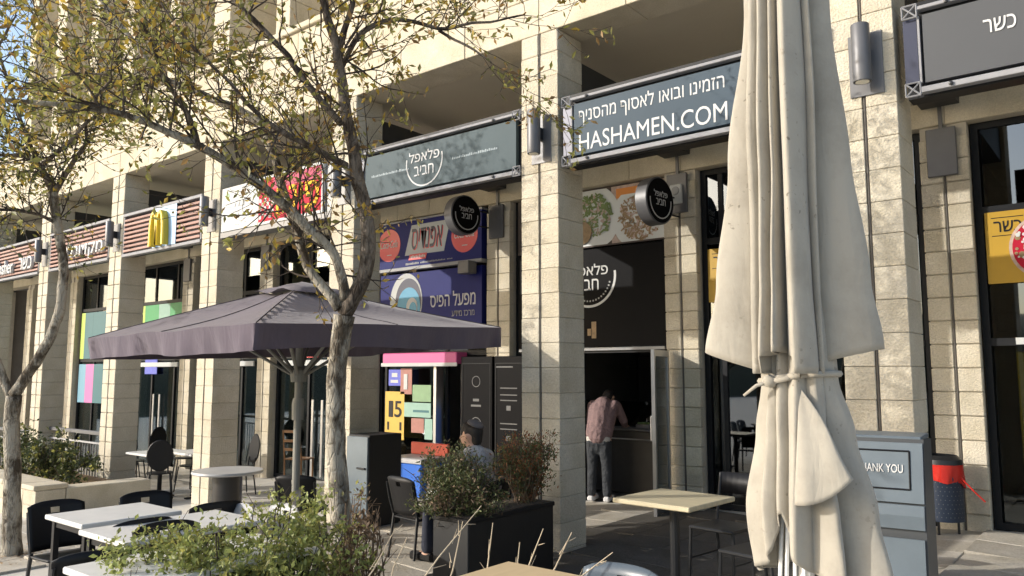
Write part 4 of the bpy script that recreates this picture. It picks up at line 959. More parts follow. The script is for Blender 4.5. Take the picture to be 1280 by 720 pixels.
# table and dark chairs right of the big pier
cafe_table('bistro_table', 0.64, 0.66, 0.75, 'beige_top', 'dark_metal', 'square beige topped table left of the closed parasol', (-2.80, -0.96, ground_z(-2.8)), R(-4), None, 1)
def metal_chair():
    r = empty('metal_chair')
    m = MB(); m.box(-0.2, 0.2, -0.2, 0.2, 0.43, 0.455, bev=0.008); m.build('seat', 'dark_metal', r)
    m = MB(); n = 8; pts = []
    for k in range(n+1): u = k/n*2-1; pts.append((u*0.205, -0.215-0.06*(1-u*u)*0.6-0.05, 0.80))
    for a, b in zip(pts[:-1], pts[1:]): m.add([(a[0], a[1], 0.66), (b[0], b[1], 0.66), (b[0], b[1]-0.03, 0.83), (a[0], a[1]-0.03, 0.83), (a[0], a[1]-0.015, 0.66), (b[0], b[1]-0.015, 0.66), (b[0], b[1]-0.045, 0.83), (a[0], a[1]-0.045, 0.83)], [(0,1,2,3),(5,4,7,6),(3,2,6,7),(1,0,4,5)])
    m.build('backrest', 'black_plastic', r, smooth=True)
    for sx in (-1, 1):
        m = MB(); m.tube([(sx*0.205, -0.30, 0.82), (sx*0.2, -0.21, 0.44), (sx*0.215, -0.26, 0.0)], 0.013, 7); m.build('leg', 'dark_metal', r)
        m = MB(); m.tube([(sx*0.19, 0.18, 0.44), (sx*0.2, 0.2, 0.0)], 0.013, 7); m.build('leg', 'dark_metal', r)
        m = MB(); m.tube([(sx*0.205, -0.24, 0.2), (sx*0.198, 0.19, 0.2)], 0.008, 6); m.build('stretcher', 'dark_metal', r)
    return r
mc = metal_chair()
put(mc, -2.12, -1.05, R(78), 'black metal chair between the beige table and the closed parasol', group='black metal chairs round the beige table')
put(copy_tree(mc), -2.72, -0.28, R(172), 'black metal chair behind the beige table', group='black metal chairs round the beige table')
cafe_table('near_table', 0.74, 0.74, 0.75, 'tan_top', 'dark_metal', 'tan topped table corner at the bottom edge of the picture', (-2.05, -3.73, ground_z(-2)), 0, None, 1)
bc = bistro_chair('blue_grey_chair')
bc.scale = (0.92, 0.92, 0.86)
put(bc, -1.93, -3.36, R(183), 'shiny blue grey chair back behind the tan table corner')
# far cafe group in the arcade
def round_back_chair(mat='black_plastic'):
    r = empty('oval_back_chair')
    m = MB(); m.lathe([(0, 0.43), (0.2, 0.435), (0.205, 0.455), (0, 0.46)], (0,0,0), 18); m.build('seat', mat, r)
    m = MB(); m.v = []; 
    b = MB(); b.lathe([(0, -0.012), (0.19, -0.012), (0.2, 0), (0.19, 0.012), (0, 0.012)], (0, 0, 0), 20, 'y'); b.v = [(x, y-0.21-0.12*(z+0.2), z*1.25+0.74) for x, y, z in b.v]; b.build('backrest', mat, r)
    for sx in (-1, 1):
        for sy in (-1, 1):
            m = MB(); m.tube([(sx*0.15, sy*0.15, 0.44), (sx*0.19, sy*0.2, 0)], 0.012, 6); m.build('leg', 'dark_metal', r)
    for sx in (-1, 1): m = MB(); m.tube([(sx*0.12, -0.18, 0.44), (sx*0.12, -0.2, 0.6)], 0.012, 6); m.build('post', 'dark_metal', r)
    return r
cafe_table('arcade_table', 0.8, 0.8, 0.75, 'white_top', 'black_plastic', 'pale table with oval backed chairs in the arcade, left of two', (-12.95, 0.35, ground_z(-12.95)), 0, 'far arcade tables', 1)
cafe_table('arcade_table', 0.8, 0.8, 0.75, 'white_top', 'black_plastic', 'pale table beside the pier in the arcade, right of two', (-12.3, 0.7, ground_z(-12.3)), 0, 'far arcade tables', 1)
oc = round_back_chair()
put(oc, -12.5, 0.12, R(60), 'black oval backed chair in front of the far arcade tables', group='oval backed chairs')
put(copy_tree(oc), -13.3, 1.1, R(200), 'black oval backed chair behind the left far arcade table', group='oval backed chairs')
put(copy_tree(oc), -12.0, 1.25, R(170), 'black oval backed chair behind the right far arcade table', group='oval backed chairs')
r = empty('drum_table', (-8.62, -1.05, ground_z(-8.6)), label='round pale top on a dark drum base beside the parasol pole', cat='table')
m = MB(); m.lathe([(0, 0), (0.17, 0), (0.17, 0.70), (0, 0.70)], (0,0,0), 24); smooth_angle(m.build('drum', 'counter_dark', r))
m = MB(); m.lathe([(0, 0.702), (0.40, 0.705), (0.41, 0.72), (0.40, 0.74), (0, 0.742)], (0,0,0), 32); smooth_angle(m.build('top', 'grey_chair', r))
# bar chair seen in the dark window behind the parasol
r = empty('spindle_chair', (-3.72, 3.75, ground_z(-3.7)), R(205), label='dark spindle backed chair inside the window left of the closed parasol', cat='chair')
m = MB(); m.lathe([(0, 0.62), (0.2, 0.625), (0.2, 0.655), (0, 0.66)], (0,0,0), 18); m.build('seat', 'black_plastic', r)
for sx in (-1, 1):
    for sy in (-1, 1): m = MB(); m.tube([(sx*0.14, sy*0.14, 0.63), (sx*0.2, sy*0.2, 0)], 0.016, 6); m.build('leg', 'black_plastic', r)
for k in range(6):
    u = k/5*2-1; m = MB(); m.tube([(u*0.16, -0.17, 0.65), (u*0.21, -0.25, 1.1)], 0.010, 6); m.build('spindle', 'black_plastic', r)
m = MB(); m.tube([(-0.23, -0.24, 1.1), (-0.1, -0.27, 1.13), (0.1, -0.27, 1.13), (0.23, -0.24, 1.1)], 0.022, 8); m.build('top_rail', 'black_plastic', r)
m = MB(); m.box(-4.32, -3.2, 4.4, 4.45, 0.0, 1.55); o = m.build('white_partition', 'grey_letters'); tag(o, 'pale low partition inside the dark window left of the parasol', 'partition')

# grey cabinet beside the third pier
r = empty('menu_cabinet', (-7.34, 0.08, ground_z(-7.4)), label='upright cabinet with grey front and black side beside the forked tree', cat='cabinet')
m = MB(); m.box(-0.33, 0.06, -0.1, 0.42, 0.03, 1.10, bev=0.008); m.build('body', 'planter_black', r)
m = MB(); m.box(-0.326, 0.056, -0.128, -0.102, 0.05, 1.08, bev=0.005); m.build('front_door', 'bin_grey', r)
m = MB(); m.box(-0.12, 0.03, -0.15, -0.129, 0.70, 0.722, bev=0.005); m.build('handle', 'dark_metal', r)
m = MB(); m.box(-0.3, 0.04, -0.08, 0.4, 0.0, 0.028); m.build('plinth', 'dark_metal', r)

# ---------------------------------------------------------------- litter bins
bz = ground_z(-1.2)
r = empty('litter_bin', (-1.22, -1.42, bz), R(6), label='tall grey blue litter bin reading THANK YOU beside the closed parasol', cat='litter bin')
H = 1.24
m = MB(); prof = [(-0.26, 0.0), (0.26, 0.0), (0.26, H-0.02), (-0.14, H), (-0.20, H-0.33), (-0.215, H-0.47)]
b = MB(); b.prism([(y, z) for y, z in [(-0.265, 0.03), (0.25, 0.03), (0.25, H-0.02), (-0.15, H), (-0.205, H-0.34), (-0.225, H-0.50)]], -0.22, 0.22); b.v = [(y, x, z) for x, y, z in b.v]; b.build('body', 'bin_edge', r)
def slab_on(pts, x0, x1, t, name, mat, parent):
    """thin sheet following a front profile of (y,z) points"""
    q = MB()
    for (ya, za), (yb, zb) in zip(pts[:-1], pts[1:]):
        q.add([(x0, ya, za), (x1, ya, za), (x1, yb, zb), (x0, yb, zb), (x0, ya-t, za), (x1, ya-t, za), (x1, yb-t, zb), (x0, yb-t, zb)], [(0,3,2,1),(4,5,6,7),(0,1,5,4),(2,3,7,6),(1,2,6,5),(3,0,4,7)])
    return q.build(name, mat, parent)
slab_on([(-0.267, 0.06), (-0.23, H-0.52)], -0.21, 0.21, 0.012, 'front_panel', 'bin_grey', r)
fl_ = slab_on([(-0.210, H-0.335), (-0.158, H-0.02)], -0.215, 0.215, 0.012, 'flap_panel', 'bin_grey', r)
slab_on([(-0.222, H-0.47), (-0.224, H-0.40), (-0.212, H-0.345)], -0.215, 0.215, 0.022, 'bag_rim', 'bin_grey', r)
tl = math.atan2(0.052, 0.315)
def on_flap(x, f): return (x, -0.210+0.052*f-0.0145, H-0.335+0.315*f)
for a, b_ in (((-0.15, 0.22), (0.15, 0.22)), ((0.15, 0.22), (0.15, 0.86)), ((0.15, 0.86), (-0.15, 0.86)), ((-0.15, 0.86), (-0.15, 0.22))):
    m = MB(); m.tube([on_flap(*a), on_flap(*b_)], 0.005, 4); m.build('flap_edge', 'black_plastic', fl_)
lettering('THANK YOU', 0.235, 0.045, 'white_letters', fl_, on_flap(0.0, 0.56), depth=0.003, rot=(math.pi/2-tl, 0, 0), bold=0.01)
m = MB(); m.box(-0.21, 0.21, -0.14, 0.24, H-0.018, H+0.012, bev=0.006); m.build('lid', 'bin_grey', r)
m = MB(); m.box(-0.2, 0.2, -0.24, 0.24, 0, 0.029); m.build('plinth', 'dark_metal', r)

pz_ = ground_z(-1.55)
r = empty('mesh_bin', (-1.72, 2.72, pz_), R(-12), label='small navy perforated bin with a red bag folded over its rim', cat='litter bin')
BR, B0, B1 = 0.19, 0.14, 0.70
m = MB(); m.lathe([(BR-0.02, B0), (BR, B0+0.002), (BR, B1), (BR-0.006, B1), (BR-0.006, B0+0.01), (0, B0+0.01)], (0,0,0), 32); smooth_angle(m.build('drum', 'mesh_navy', r))
m = MB()
for j in range(11):
    for k in range(30):
        a = 2*math.pi*(k+0.5*(j % 2))/30; z = B0+0.05+j*0.042
        c, s = math.cos(a), math.sin(a); t = 0.006; rr = BR+0.0008
        m.add([(rr*c-t*s, rr*s+t*c, z), (rr*c, rr*s, z+t), (rr*c+t*s, rr*s-t*c, z), (rr*c, rr*s, z-t)], [(0,1,2,3)])
tag(m.build('perforations', 'grey_paint_metal', r), kind='stuff')
m = MB(); n = 40; vs = []; fs = []
for j in range(6):
    for k in range(n):
        a = 2*math.pi*k/n; t = j/5
        rr = BR+0.008+0.010*math.sin(k*2.3+j)*t+0.012*math.sin(5*a+1.0)*t+0.004
        zz = B1+0.008-(0.20+0.03*math.sin(a*2+0.5)+0.02*math.sin(a*5))*t
        vs.append((rr*math.cos(a), rr*math.sin(a), zz))
for j in range(5):
    for k in range(n): fs.append((j*n+k, j*n+(k+1) % n, (j+1)*n+(k+1) % n, (j+1)*n+k))
m.add(vs, fs); bag = m.build('bag', 'red_bag', r, smooth=True)
m = MB(); m.tube([(BR+0.01, -0.02, B1-0.13), (BR+0.12, -0.03, B1-0.24), (BR+0.20, 0.02, B1-0.34)], 0.007, 6); m.build('bag_tail', 'red_bag', bag)
m = MB(); m.lathe([(BR+0.004, B1-0.012), (BR+0.014, B1), (BR+0.008, B1+0.045), (BR-0.04, B1+0.085), (BR-0.05, B1+0.083), (BR-0.01, B1+0.0)], (0,0,0), 32); smooth_angle(m.build('hood_ring', 'dark_metal', r))
m = MB(); m.tube([(0.12, 0.05, 0), (0.12, 0.05, B0+0.02)], 0.012, 6); m.build('foot', 'dark_metal', r)
m = MB(); m.tube([(-0.12, 0.05, 0), (-0.12, 0.05, B0+0.02)], 0.012, 6); m.build('foot', 'dark_metal', r)
m = MB(); m.tube([(0, -0.12, 0), (0, -0.12, B0+0.02)], 0.012, 6); m.build('foot', 'dark_metal', r)

# ---------------------------------------------------------------- open purple grey parasol
UX, UY = -6.55, -1.58
S = 1.42
r = empty('open_parasol', (UX, UY, ground_z(UX)), label='open purple grey square parasol over the terrace', cat='parasol')
ZE = 2.12-ground_z(UX); APX = 0.78
corner_dz = {(1,1): 0.07, (-1,1): 0.0, (-1,-1): -0.06, (1,-1): -0.02}
def edge_dz(u, v): return sum(dz*(1+sx*u)*(1+sy*v)/4 for (sx, sy), dz in corner_dz.items())
n = 24
def canopy_z(u, v):
    q = max(abs(u), abs(v)); k = min(abs(u), abs(v))/max(q, 1e-6)
    sag = -0.06*math.sin(math.pi*q)*(1-k*k)          # panels sag between the ribs
    return ZE+edge_dz(u, v)*q+APX*0.62*(1-q)+sag+0.012*math.sin(9*u+3*v)*q*(1-k)
m = MB(); vs = []; fs = []
for j in range(n+1):
    for i in range(n+1):
        u = i/n*2-1; v = j/n*2-1; pull = 1-0.05*(1-min(abs(u), abs(v))**2)*0 ; vs.append((u*S, v*S, canopy_z(u, v)))
for j in range(n):
    for i in range(n):
        if max(abs((i+.5)/n*2-1), abs((j+.5)/n*2-1)) < 0.14: continue
        a = j*n+i+j; fs.append((a, a+1, a+n+2, a+n+1))
m.add(vs, fs); cano = m.build('canopy', 'canvas_purple', r, smooth=True)
m = MB(); vs = []; fs = []; per = []
N = 60
for side in range(4):
    for k in range(N):
        t = k/N*2-1; u, v = ((t, -1), (1, t), (-t, 1), (-1, -t))[side]; per.append((u, v, side, t))
for a, (u, v, sd, t) in enumerate(per):
    for j in range(4):
        f = j/3; wob = 0.022*math.sin(t*9+sd*2)*f+0.012*math.sin(t*31+sd)*f; ins = -0.03*f
        nx_, ny_ = ((0, -1), (1, 0), (0, 1), (-1, 0))[sd]
        vs.append((u*S+nx_*(wob+ins), v*S+ny_*(wob+ins), canopy_z(u, v)-0.20*f-0.012*math.sin(t*3.1)*f))
for a in range(len(per)):
    b = (a+1) % len(per)
    for j in range(3): fs.append((a*4+j, b*4+j, b*4+j+1, a*4+j+1))
m.add(vs, fs); m.build('valance', 'canvas_purple', r, smooth=True)
m = MB(); vs = []; fs = []; K = 8
for j in range(K+1):
    for i in range(K+1):
        u = (i/K*2-1); v = (j/K*2-1); q = max(abs(u), abs(v)); vs.append((u*0.33, v*0.33, ZE+APX*0.62*0.80+0.012+0.12*(1-q)-0.02*math.sin(q*9+u*5)))
for j in range(K):
    for i in range(K): a = j*(K+1)+i; fs.append((a, a+1, a+K+2, a+K+1))
m.add(vs, fs); m.build('vent_cap', 'canvas_purple', r, smooth=True)
m = MB(); m.tube([(0, 0, 0.0), (0, 0, ZE+APX*0.62)], 0.037, 14); m.build('pole', 'umbrella_pole', r)
m = MB(); m.lathe([(0, ZE-0.48), (0.075, ZE-0.48), (0.085, ZE-0.42), (0.085, ZE-0.36), (0.05, ZE-0.33), (0, ZE-0.33)], (0,0,0), 16); m.build('runner', 'umbrella_pole', r)
m = MB(); m.lathe([(0, ZE-0.85), (0.055, ZE-0.85), (0.06, ZE-0.70), (0.05, ZE-0.64), (0, ZE-0.64)], (0,0,0), 14); m.build('crank_collar', 'umbrella_pole', r)
for k in range(8):
    a = k*math.pi/4; dx, dy = (round(math.cos(a)*2**.5) if k % 2 else round(math.cos(a))), (round(math.sin(a)*2**.5) if k % 2 else round(math.sin(a)))
    m = MB(); m.tube([(dx*S*0.03, dy*S*0.03, canopy_z(0.03*dx, 0.03*dy)-0.03)]+[(dx*S*f, dy*S*f, canopy_z(dx*f, dy*f)-0.03) for f in (0.25, 0.5, 0.75, 0.98)], 0.013, 5); rb = m.build('rib', 'umbrella_pole', r)
    f = 0.52 if k % 2 else 0.5
    m = MB(); m.tube([(dx*0.06, dy*0.06, ZE-0.40), (dx*S*f, dy*S*f, canopy_z(dx*f, dy*f)-0.045)], 0.017, 6); m.build('strut', 'umbrella_pole', rb)
    m = MB(); m.tube([(dx*S*f_, dy*S*f_, canopy_z(dx*f_, dy*f_)+0.002) for f_ in (0.15, 0.3, 0.45, 0.6, 0.75, 0.9, 0.995)], 0.0055, 5); m.build('seam', 'purple_seam', cano)
m = MB(); m.lathe([(0, 0), (0.3, 0), (0.3, 0.06), (0.08, 0.08), (0.06, 0.3), (0, 0.3)], (0,0,0), 20); m.build('base', 'dark_metal', r)

# ---------------------------------------------------------------- closed beige parasol
PX_, PY_ = -1.11, -3.10
ang = math.atan2(PX_-0.0, -(PY_+6.322))            # local -Y looks at the viewpoint's side of the terrace
r = empty('closed_parasol', (PX_, PY_, ground_z(PX_)), -math.atan2(PX_, PY_+6.322)*1.0, label='large closed beige canvas parasol tied at the waist', cat='parasol')
gz = ground_z(PX_)
def lerp_keys(keys, z):
    for (za, a), (zb, b) in zip(keys[:-1], keys[1:]):
        if z <= za and z >= zb:
            t = (za-z)/(za-zb) if za > zb else 0; t = t*t*(3-2*t); return a+(b-a)*t
    return keys[0][1] if z > keys[0][0] else keys[-1][1]
def sheet(profile, hem, z_top, name, pleats, mat='canvas_beige', nth=260, nz=70, thick=0.004, shade=True):
    """cloth hung round the pole: profile(alpha, z) -> radius, hem(alpha) -> lowest z"""
    m = MB(); vs = []; fs = []
    for j in range(nz+1):
        for i in range(nth):
            al = 2*math.pi*i/nth; zh = hem(al); z = z_top+(zh-z_top)*(j/nz); rr, da = profile(al, z)
            vs.append((rr*math.sin(al+da), -rr*math.cos(al+da), z))
    for j in range(nz):
        for i in range(nth): a = j*nth+i; b = j*nth+(i+1) % nth; fs.append((a, b, b+nth, a+nth))
    m.add(vs, fs); o = m.build(name, mat, r, smooth=True, fix=False)
    md = o.modifiers.new('thickness', 'SOLIDIFY'); md.thickness = thick; md.offset = -1
    h = MB(); h.tube([Vector(v) for v in vs[nz*nth:]]+[Vector(vs[nz*nth])], 0.003, 5, cap=False); h.build('hem', mat, o, smooth=True)
    return o
def adiff(a, b): return (a-b+math.pi) % (2*math.pi)-math.pi
def ridge(d, w, p=1.6):                             # rounded ridge with pinched valleys
    t = abs(d)/w
    return 0.0 if t >= 1 else (1-t**p)
# upper pleats: (centre angle, half width, [(z, ridge radius)...], lean)
UP = [   # (ridge angle, (left half width, right half width), [(z, ridge radius)...], lean)
 (R(-82), (R(34), R(22)), [(4.0, .12), (3.3, .17), (2.6, .245), (2.1, .32), (1.80, .365), (1.0, .38)], 0.0),
 (R(-54), (R(9), R(8)), [(4.0, .11), (3.3, .17), (2.6, .205), (2.1, .215), (1.8, .21), (1.0, .2)], 0.05),
 (R(-38), (R(9), R(7)), [(4.0, .11), (3.3, .175), (2.6, .20), (2.1, .225), (1.8, .245), (1.0, .22)], 0.10),
 (R(-24), (R(8), R(8)), [(4.0, .10), (3.3, .15), (2.6, .19), (2.1, .235), (1.8, .26), (1.0, .22)], 0.12),
 (R(-4), (R(13), R(50)), [(4.0, .11), (3.3, .195), (2.6, .215), (2.1, .23), (1.8, .235), (1.0, .2)], 0.0),
 (R(34), (R(9), R(13)), [(4.0, .10), (3.3, .165), (2.6, .16), (2.1, .165), (1.8, .17), (1.0, .16)], -0.05),
 (R(84), (R(38), R(24)), [(4.0, .11), (3.3, .175), (2.6, .225), (2.1, .28), (1.85, .31), (1.0, .32)], 0.0),
 (R(118), (R(16), R(16)), [(4.0, .10), (3.3, .15), (2.1, .22), (1.0, .24)], 0.0), (R(150), (R(18), R(18)), [(4.0, .10), (3.3, .16), (2.1, .26), (1.0, .28)], 0.0),
 (R(183), (R(18), R(18)), [(4.0, .10), (3.3, .15), (2.1, .22), (1.0, .24)], 0.0), (R(215), (R(18), R(18)), [(4.0, .10), (3.3, .16), (2.1, .27), (1.0, .28)], 0.0), (R(246), (R(16), R(16)), [(4.0, .10), (3.3, .15), (2.1, .22), (1.0, .24)], 0.0)]
valley_u = [(4.0, .05), (3.3, .075), (2.6, .06), (2.1, .065), (1.72, .10), (1.0, .12)]
def prof_up(al, z):
    v = lerp_keys(valley_u, z); best = v; da = 0
    for c, w, keys, lean in UP:
        d = adiff(al, c); k = ridge(d, w[0] if d < 0 else w[1], 1.2)
        if k > 0:
            q = v+(lerp_keys(keys, z)-v)*k
            if q > best: best = q; da = lean*k*(3.0-z)*0.3
    best += 0.004*math.sin(9*al+z*1.3+2*math.sin(z*2))+0.014*noise.noise(Vector((math.sin(al)*2, math.cos(al)*2, z*1.6)))
    return best, da
def hem_up(al):
    h = 1.735
    for c, w, lo in ((R(-84), R(30), 1.80), (R(80), R(30), 1.80)):
        d = abs(adiff(al, c))
        if d < w: h = max(h, lo+0.03*(1-d/w)-(0.10*(adiff(al, c)/w) if c < 0 else -0.02*(adiff(al, c)/w)))
    for c, w, lo in ((R(-22), R(17), 1.80),):
        d = abs(adiff(al, c))
        if d < w: h = max(h, lo+0.02*(1-d/w))
    if abs(adiff(al, math.pi)) < R(75): h = 1.84
    return h-gz
_u = prof_up
sheet(lambda al, z: _u(al, z+gz), hem_up, 3.75-gz, 'canopy', UP)
# lower skirt under the tie
LOW = [
 (R(-80), (R(32), R(26)), [(2.2, .11), (1.72, .14), (1.5, .175), (1.2, .215), (0.95, .20)], 0.0),
 (R(-50), (R(11), R(12)), [(2.2, .11), (1.72, .15), (1.5, .17), (1.2, .20), (0.95, .19)], 0.0),
 (R(-29), (R(11), R(12)), [(2.2, .11), (1.72, .155), (1.5, .175), (1.2, .20), (0.95, .185)], 0.0),
 (R(-6), (R(13), R(18)), [(2.2, .11), (1.72, .155), (1.5, .19), (1.25, .235), (0.95, .22)], -0.12),
 (R(22), (R(13), R(20)), [(2.2, .11), (1.72, .15), (1.5, .175), (1.2, .24), (0.95, .26)], 0.2),
 (R(60), (R(22), R(55)), [(2.2, .11), (1.72, .15), (1.5, .21), (1.2, .29), (0.95, .34)], 0.0),
 (R(90), (R(20), R(25)), [(2.2, .11), (1.72, .14), (1.5, .18), (1.2, .245), (0.95, .285)], 0.0),
 (R(130), (R(20), R(20)), [(2.2, .11), (1.72, .14), (1.2, .25), (0.9, .27)], 0.0), (R(168), (R(20), R(20)), [(2.2, .11), (1.72, .14), (1.2, .25), (0.9, .27)], 0.0), (R(205), (R(20), R(20)), [(2.2, .11), (1.72, .14), (1.2, .25), (0.9, .27)], 0.0), (R(243), (R(20), R(20)), [(2.2, .11), (1.72, .13), (1.2, .22), (0.9, .22)], 0.0)]
valley_l = [(2.2, .09), (1.80, .11), (1.715, .118), (1.6, .13), (1.2, .15), (0.9, .155)]
def prof_low(al, z):
    v = lerp_keys(valley_l, z); best = v; da = 0
    for c, w, keys, lean in LOW:
        d = adiff(al, c); k = ridge(d, w[0] if d < 0 else w[1], 1.25)
        if k > 0:
            q = v+(lerp_keys(keys, z)-v)*k
            if q > best: best = q; da = lean*k*(1.7-z)
    best += 0.004*math.sin(9*al-z*2.5)+0.014*noise.noise(Vector((math.sin(al)*2+5, math.cos(al)*2, z*2.2)))
    if z < 1.1: best -= 0.05*(1.1-z)
    return best, da
def hem_low(al):
    d = math.degrees(adiff(al, 0))
    h = 0.97+0.02*math.sin(al*3)
    pts = [(-180, .95), (-110, .93), (-88, .96), (-62, .99), (-46, 1.05), (-34, 1.20), (-26, 1.20), (-14, 1.06), (4, 1.0), (14, 0.98), (24, 0.94), (40, 0.97), (60, .93), (82, .955), (110, 1.0), (180, .95)]
    for (a, ha), (b, hb) in zip(pts[:-1], pts[1:]):
        if a <= d <= b: h = ha+(hb-ha)*(d-a)/(b-a)
    return h-gz
sheet(lambda al, z: prof_low(al, z+gz), hem_low, 2.15-gz, 'skirt', LOW, nz=60)
# a loose corner of cloth folded across the skirt
m = MB(); vs = []; fs = []; nu, nv = 18, 24
T_, R_, B_ = Vector((0.0, -0.150, 1.68)), Vector((0.185, -0.238, 1.35)), Vector((-0.035, -0.225, 1.245))
for j in range(nv+1):
    for i in range(nu+1):
        s = i/nu; t = j/nv
        q = T_+((B_-T_)*(1-s)+(R_-T_)*s)*t
        q.y -= 0.035*math.sin(math.pi*s)*t+0.012*math.sin(7*s+1)*t+0.02*math.sin(math.pi*t)
        q.z -= 0.03*math.sin(math.pi*s)*t; q.x += 0.012*math.sin(5*t)*s
        vs.append((q.x, q.y, q.z-gz))
for j in range(nv):
    for i in range(nu): a = j*(nu+1)+i; fs.append((a, a+1, a+nu+2, a+nu+1))
m.add(vs, fs); o = m.build('loose_fold', 'canvas_beige', r, smooth=True); md = o.modifiers.new('thickness', 'SOLIDIFY'); md.thickness = 0.004
# tie strap with knot and loose end
m = MB(); pts = []
for k in range(65):
    al = 2*math.pi*k/64; q = max(prof_low(al, 1.715)[0], prof_up(al, 1.75)[0]*0.0)+0.010; pts.append((q*math.sin(al), -q*math.cos(al), 1.715+0.018*math.sin(al+0.6)-gz))
m.tube(pts, 0.013, 6, cap=False); m.build('tie_strap', 'canvas_beige', r, smooth=True)
kx, ky = 0.163*math.sin(R(-42)), -0.163*math.cos(R(-42))
m = MB(); m.lathe([(0, -0.028), (0.022, -0.018), (0.030, 0), (0.022, 0.018), (0, 0.028)], (kx, ky-0.012, 1.702-gz), 10); m.tube([(kx, ky-0.02, 1.70-gz), (kx-0.05, ky-0.02, 1.685-gz), (kx-0.10, ky-0.01, 1.645-gz)], [0.010, 0.008, 0.006], 6); m.tube([(kx, ky-0.02, 1.70-gz), (kx+0.06, ky-0.03, 1.712-gz), (kx+0.11, ky-0.025, 1.725-gz)], [0.013, 0.012, 0.010], 6); m.build('knot', 'canvas_beige', r, smooth=True)
m = MB(); m.tube([(0, 0, 0), (0, 0, 3.9-gz)], 0.03, 14); m.build('pole', 'white_plastic', r)
for k in range(4):
    a = R(-52+k*16); m = MB(); m.tube([(0.13*math.sin(a), -0.13*math.cos(a), 0.86-gz), (0.07*math.sin(a), -0.07*math.cos(a), 1.6-gz)], 0.008, 6); m.build('rib', 'white_plastic', r)
m = MB(); m.lathe([(0, 0), (0.32, 0), (0.32, 0.07), (0.06, 0.09), (0.05, 0.3), (0, 0.3)], (0,0,0), 24); m.build('base', 'dark_metal', r)
# ---------------------------------------------------------------- people
def blob(name, capsules, mat, parent, voxel=0.014, smooth_it=4):
    """tapered capsules fused into one continuous surface"""
    m = MB()
    for pts, rads in capsules:
        P = [Vector(p) for p in pts]
        # rounded ends
        a = (P[0]-P[1]).normalized(); b = (P[-1]-P[-2]).normalized()
        pp = [P[0]+a*rads[0]*0.85, P[0]+a*rads[0]*0.5]+P+[P[-1]+b*rads[-1]*0.5, P[-1]+b*rads[-1]*0.85]
        rr = [rads[0]*0.45, rads[0]*0.84]+list(rads)+[rads[-1]*0.84, rads[-1]*0.45]
        m.tube(pp, rr, 12)
    o = m.build(name+'_raw', mat)
    md = o.modifiers.new('r', 'REMESH'); md.mode = 'VOXEL'; md.voxel_size = voxel
    ms = o.modifiers.new('s', 'SMOOTH'); ms.iterations = smooth_it; ms.factor = 0.5
    bpy.context.view_layer.update()
    dg = bpy.context.evaluated_depsgraph_get(); me = bpy.data.meshes.new_from_object(o.evaluated_get(dg)); me.name = name
    bpy.data.objects.remove(o); me.shade_smooth()
    q = bpy.data.objects.new(name, me); col.objects.link(q); q.parent = parent
    return q
def hand(c, dirn, side, up):
    """palm and five bent fingers as capsules; dirn = pointing direction"""
    c = Vector(c); d = Vector(dirn).normalized(); u = Vector(up).normalized(); s = d.cross(u).normalized()*side
    caps = [([c, c+d*0.075], [0.030, 0.034])]
    for k, L in enumerate((0.072, 0.082, 0.076, 0.058)):
        o = c+d*0.075+s*(0.030-0.020*k)
        caps.append(([o, o+d*L*0.5-u*0.008, o+d*L*0.85-u*0.030], [0.0095, 0.009, 0.008]))
    caps.append(([c+s*0.026+d*0.015, c+s*0.058+d*0.045, c+s*0.062+d*0.078-u*0.01], [0.013, 0.011, 0.009]))
    return caps
def head_parts(parent, c, yaw, tilt, hairmat='hair', kippah=False):
    """head with face; c = head centre, looks along +Y before yaw"""
    h = empty('head_pivot')
    M = Matrix.Translation(Vector(c)) @ Matrix.Rotation(yaw, 4, 'Z') @ Matrix.Rotation(tilt, 4, 'X')
    bpy.data.objects.remove(h)
    return M
# leaning customer at the falafel counter, seen from behind
pz0 = ground_z(-6.1)
p = empty('person', (-6.13, 3.22, pz0), R(14), label='person in dusty pink shirt and dark jeans leaning over the falafel counter', cat='person')
def leg(s, bend=0.0):
    return [([(s*0.095, -0.02, 0.86), (s*0.11, 0.0+bend, 0.50), (s*0.115, -0.03, 0.09)], [0.088, 0.062, 0.048])]
body = [([(0, 0.0, 0.92), (0, 0.10, 1.12), (0, 0.20, 1.30)], [0.13, 0.13, 0.13]),
        ([(-0.15, 0.23, 1.33), (0.15, 0.23, 1.33)], [0.07, 0.07]), ([(0, 0.24, 1.34), (0, 0.36, 1.39)], [0.055, 0.05])]
HC = Vector((0.0, 0.44, 1.42))
body += [([HC+Vector((0, -0.02, 0.02)), HC+Vector((0, 0.02, -0.04))], [0.088, 0.075]), ([HC+Vector((0, 0.09, -0.02)), HC+Vector((0, 0.115, -0.03))], [0.02, 0.014])]
for s in (-1, 1):
    body += [([HC+Vector((s*0.078, -0.01, 0.0)), HC+Vector((s*0.09, -0.015, 0.02))], [0.018, 0.014])]
    body += leg(s); body += [([(s*0.115, -0.03, 0.07), (s*0.12, 0.12, 0.045)], [0.045, 0.035])]
    body += [([(s*0.18, 0.24, 1.32), (s*0.25, 0.34, 1.10), (s*0.20, 0.58, 1.02)], [0.055, 0.045, 0.034])]
    body += hand((s*0.19, 0.60, 1.015), (-s*0.2, 1, -0.1), s, (0, 0, 1))
blob('body', body, 'skin', p)
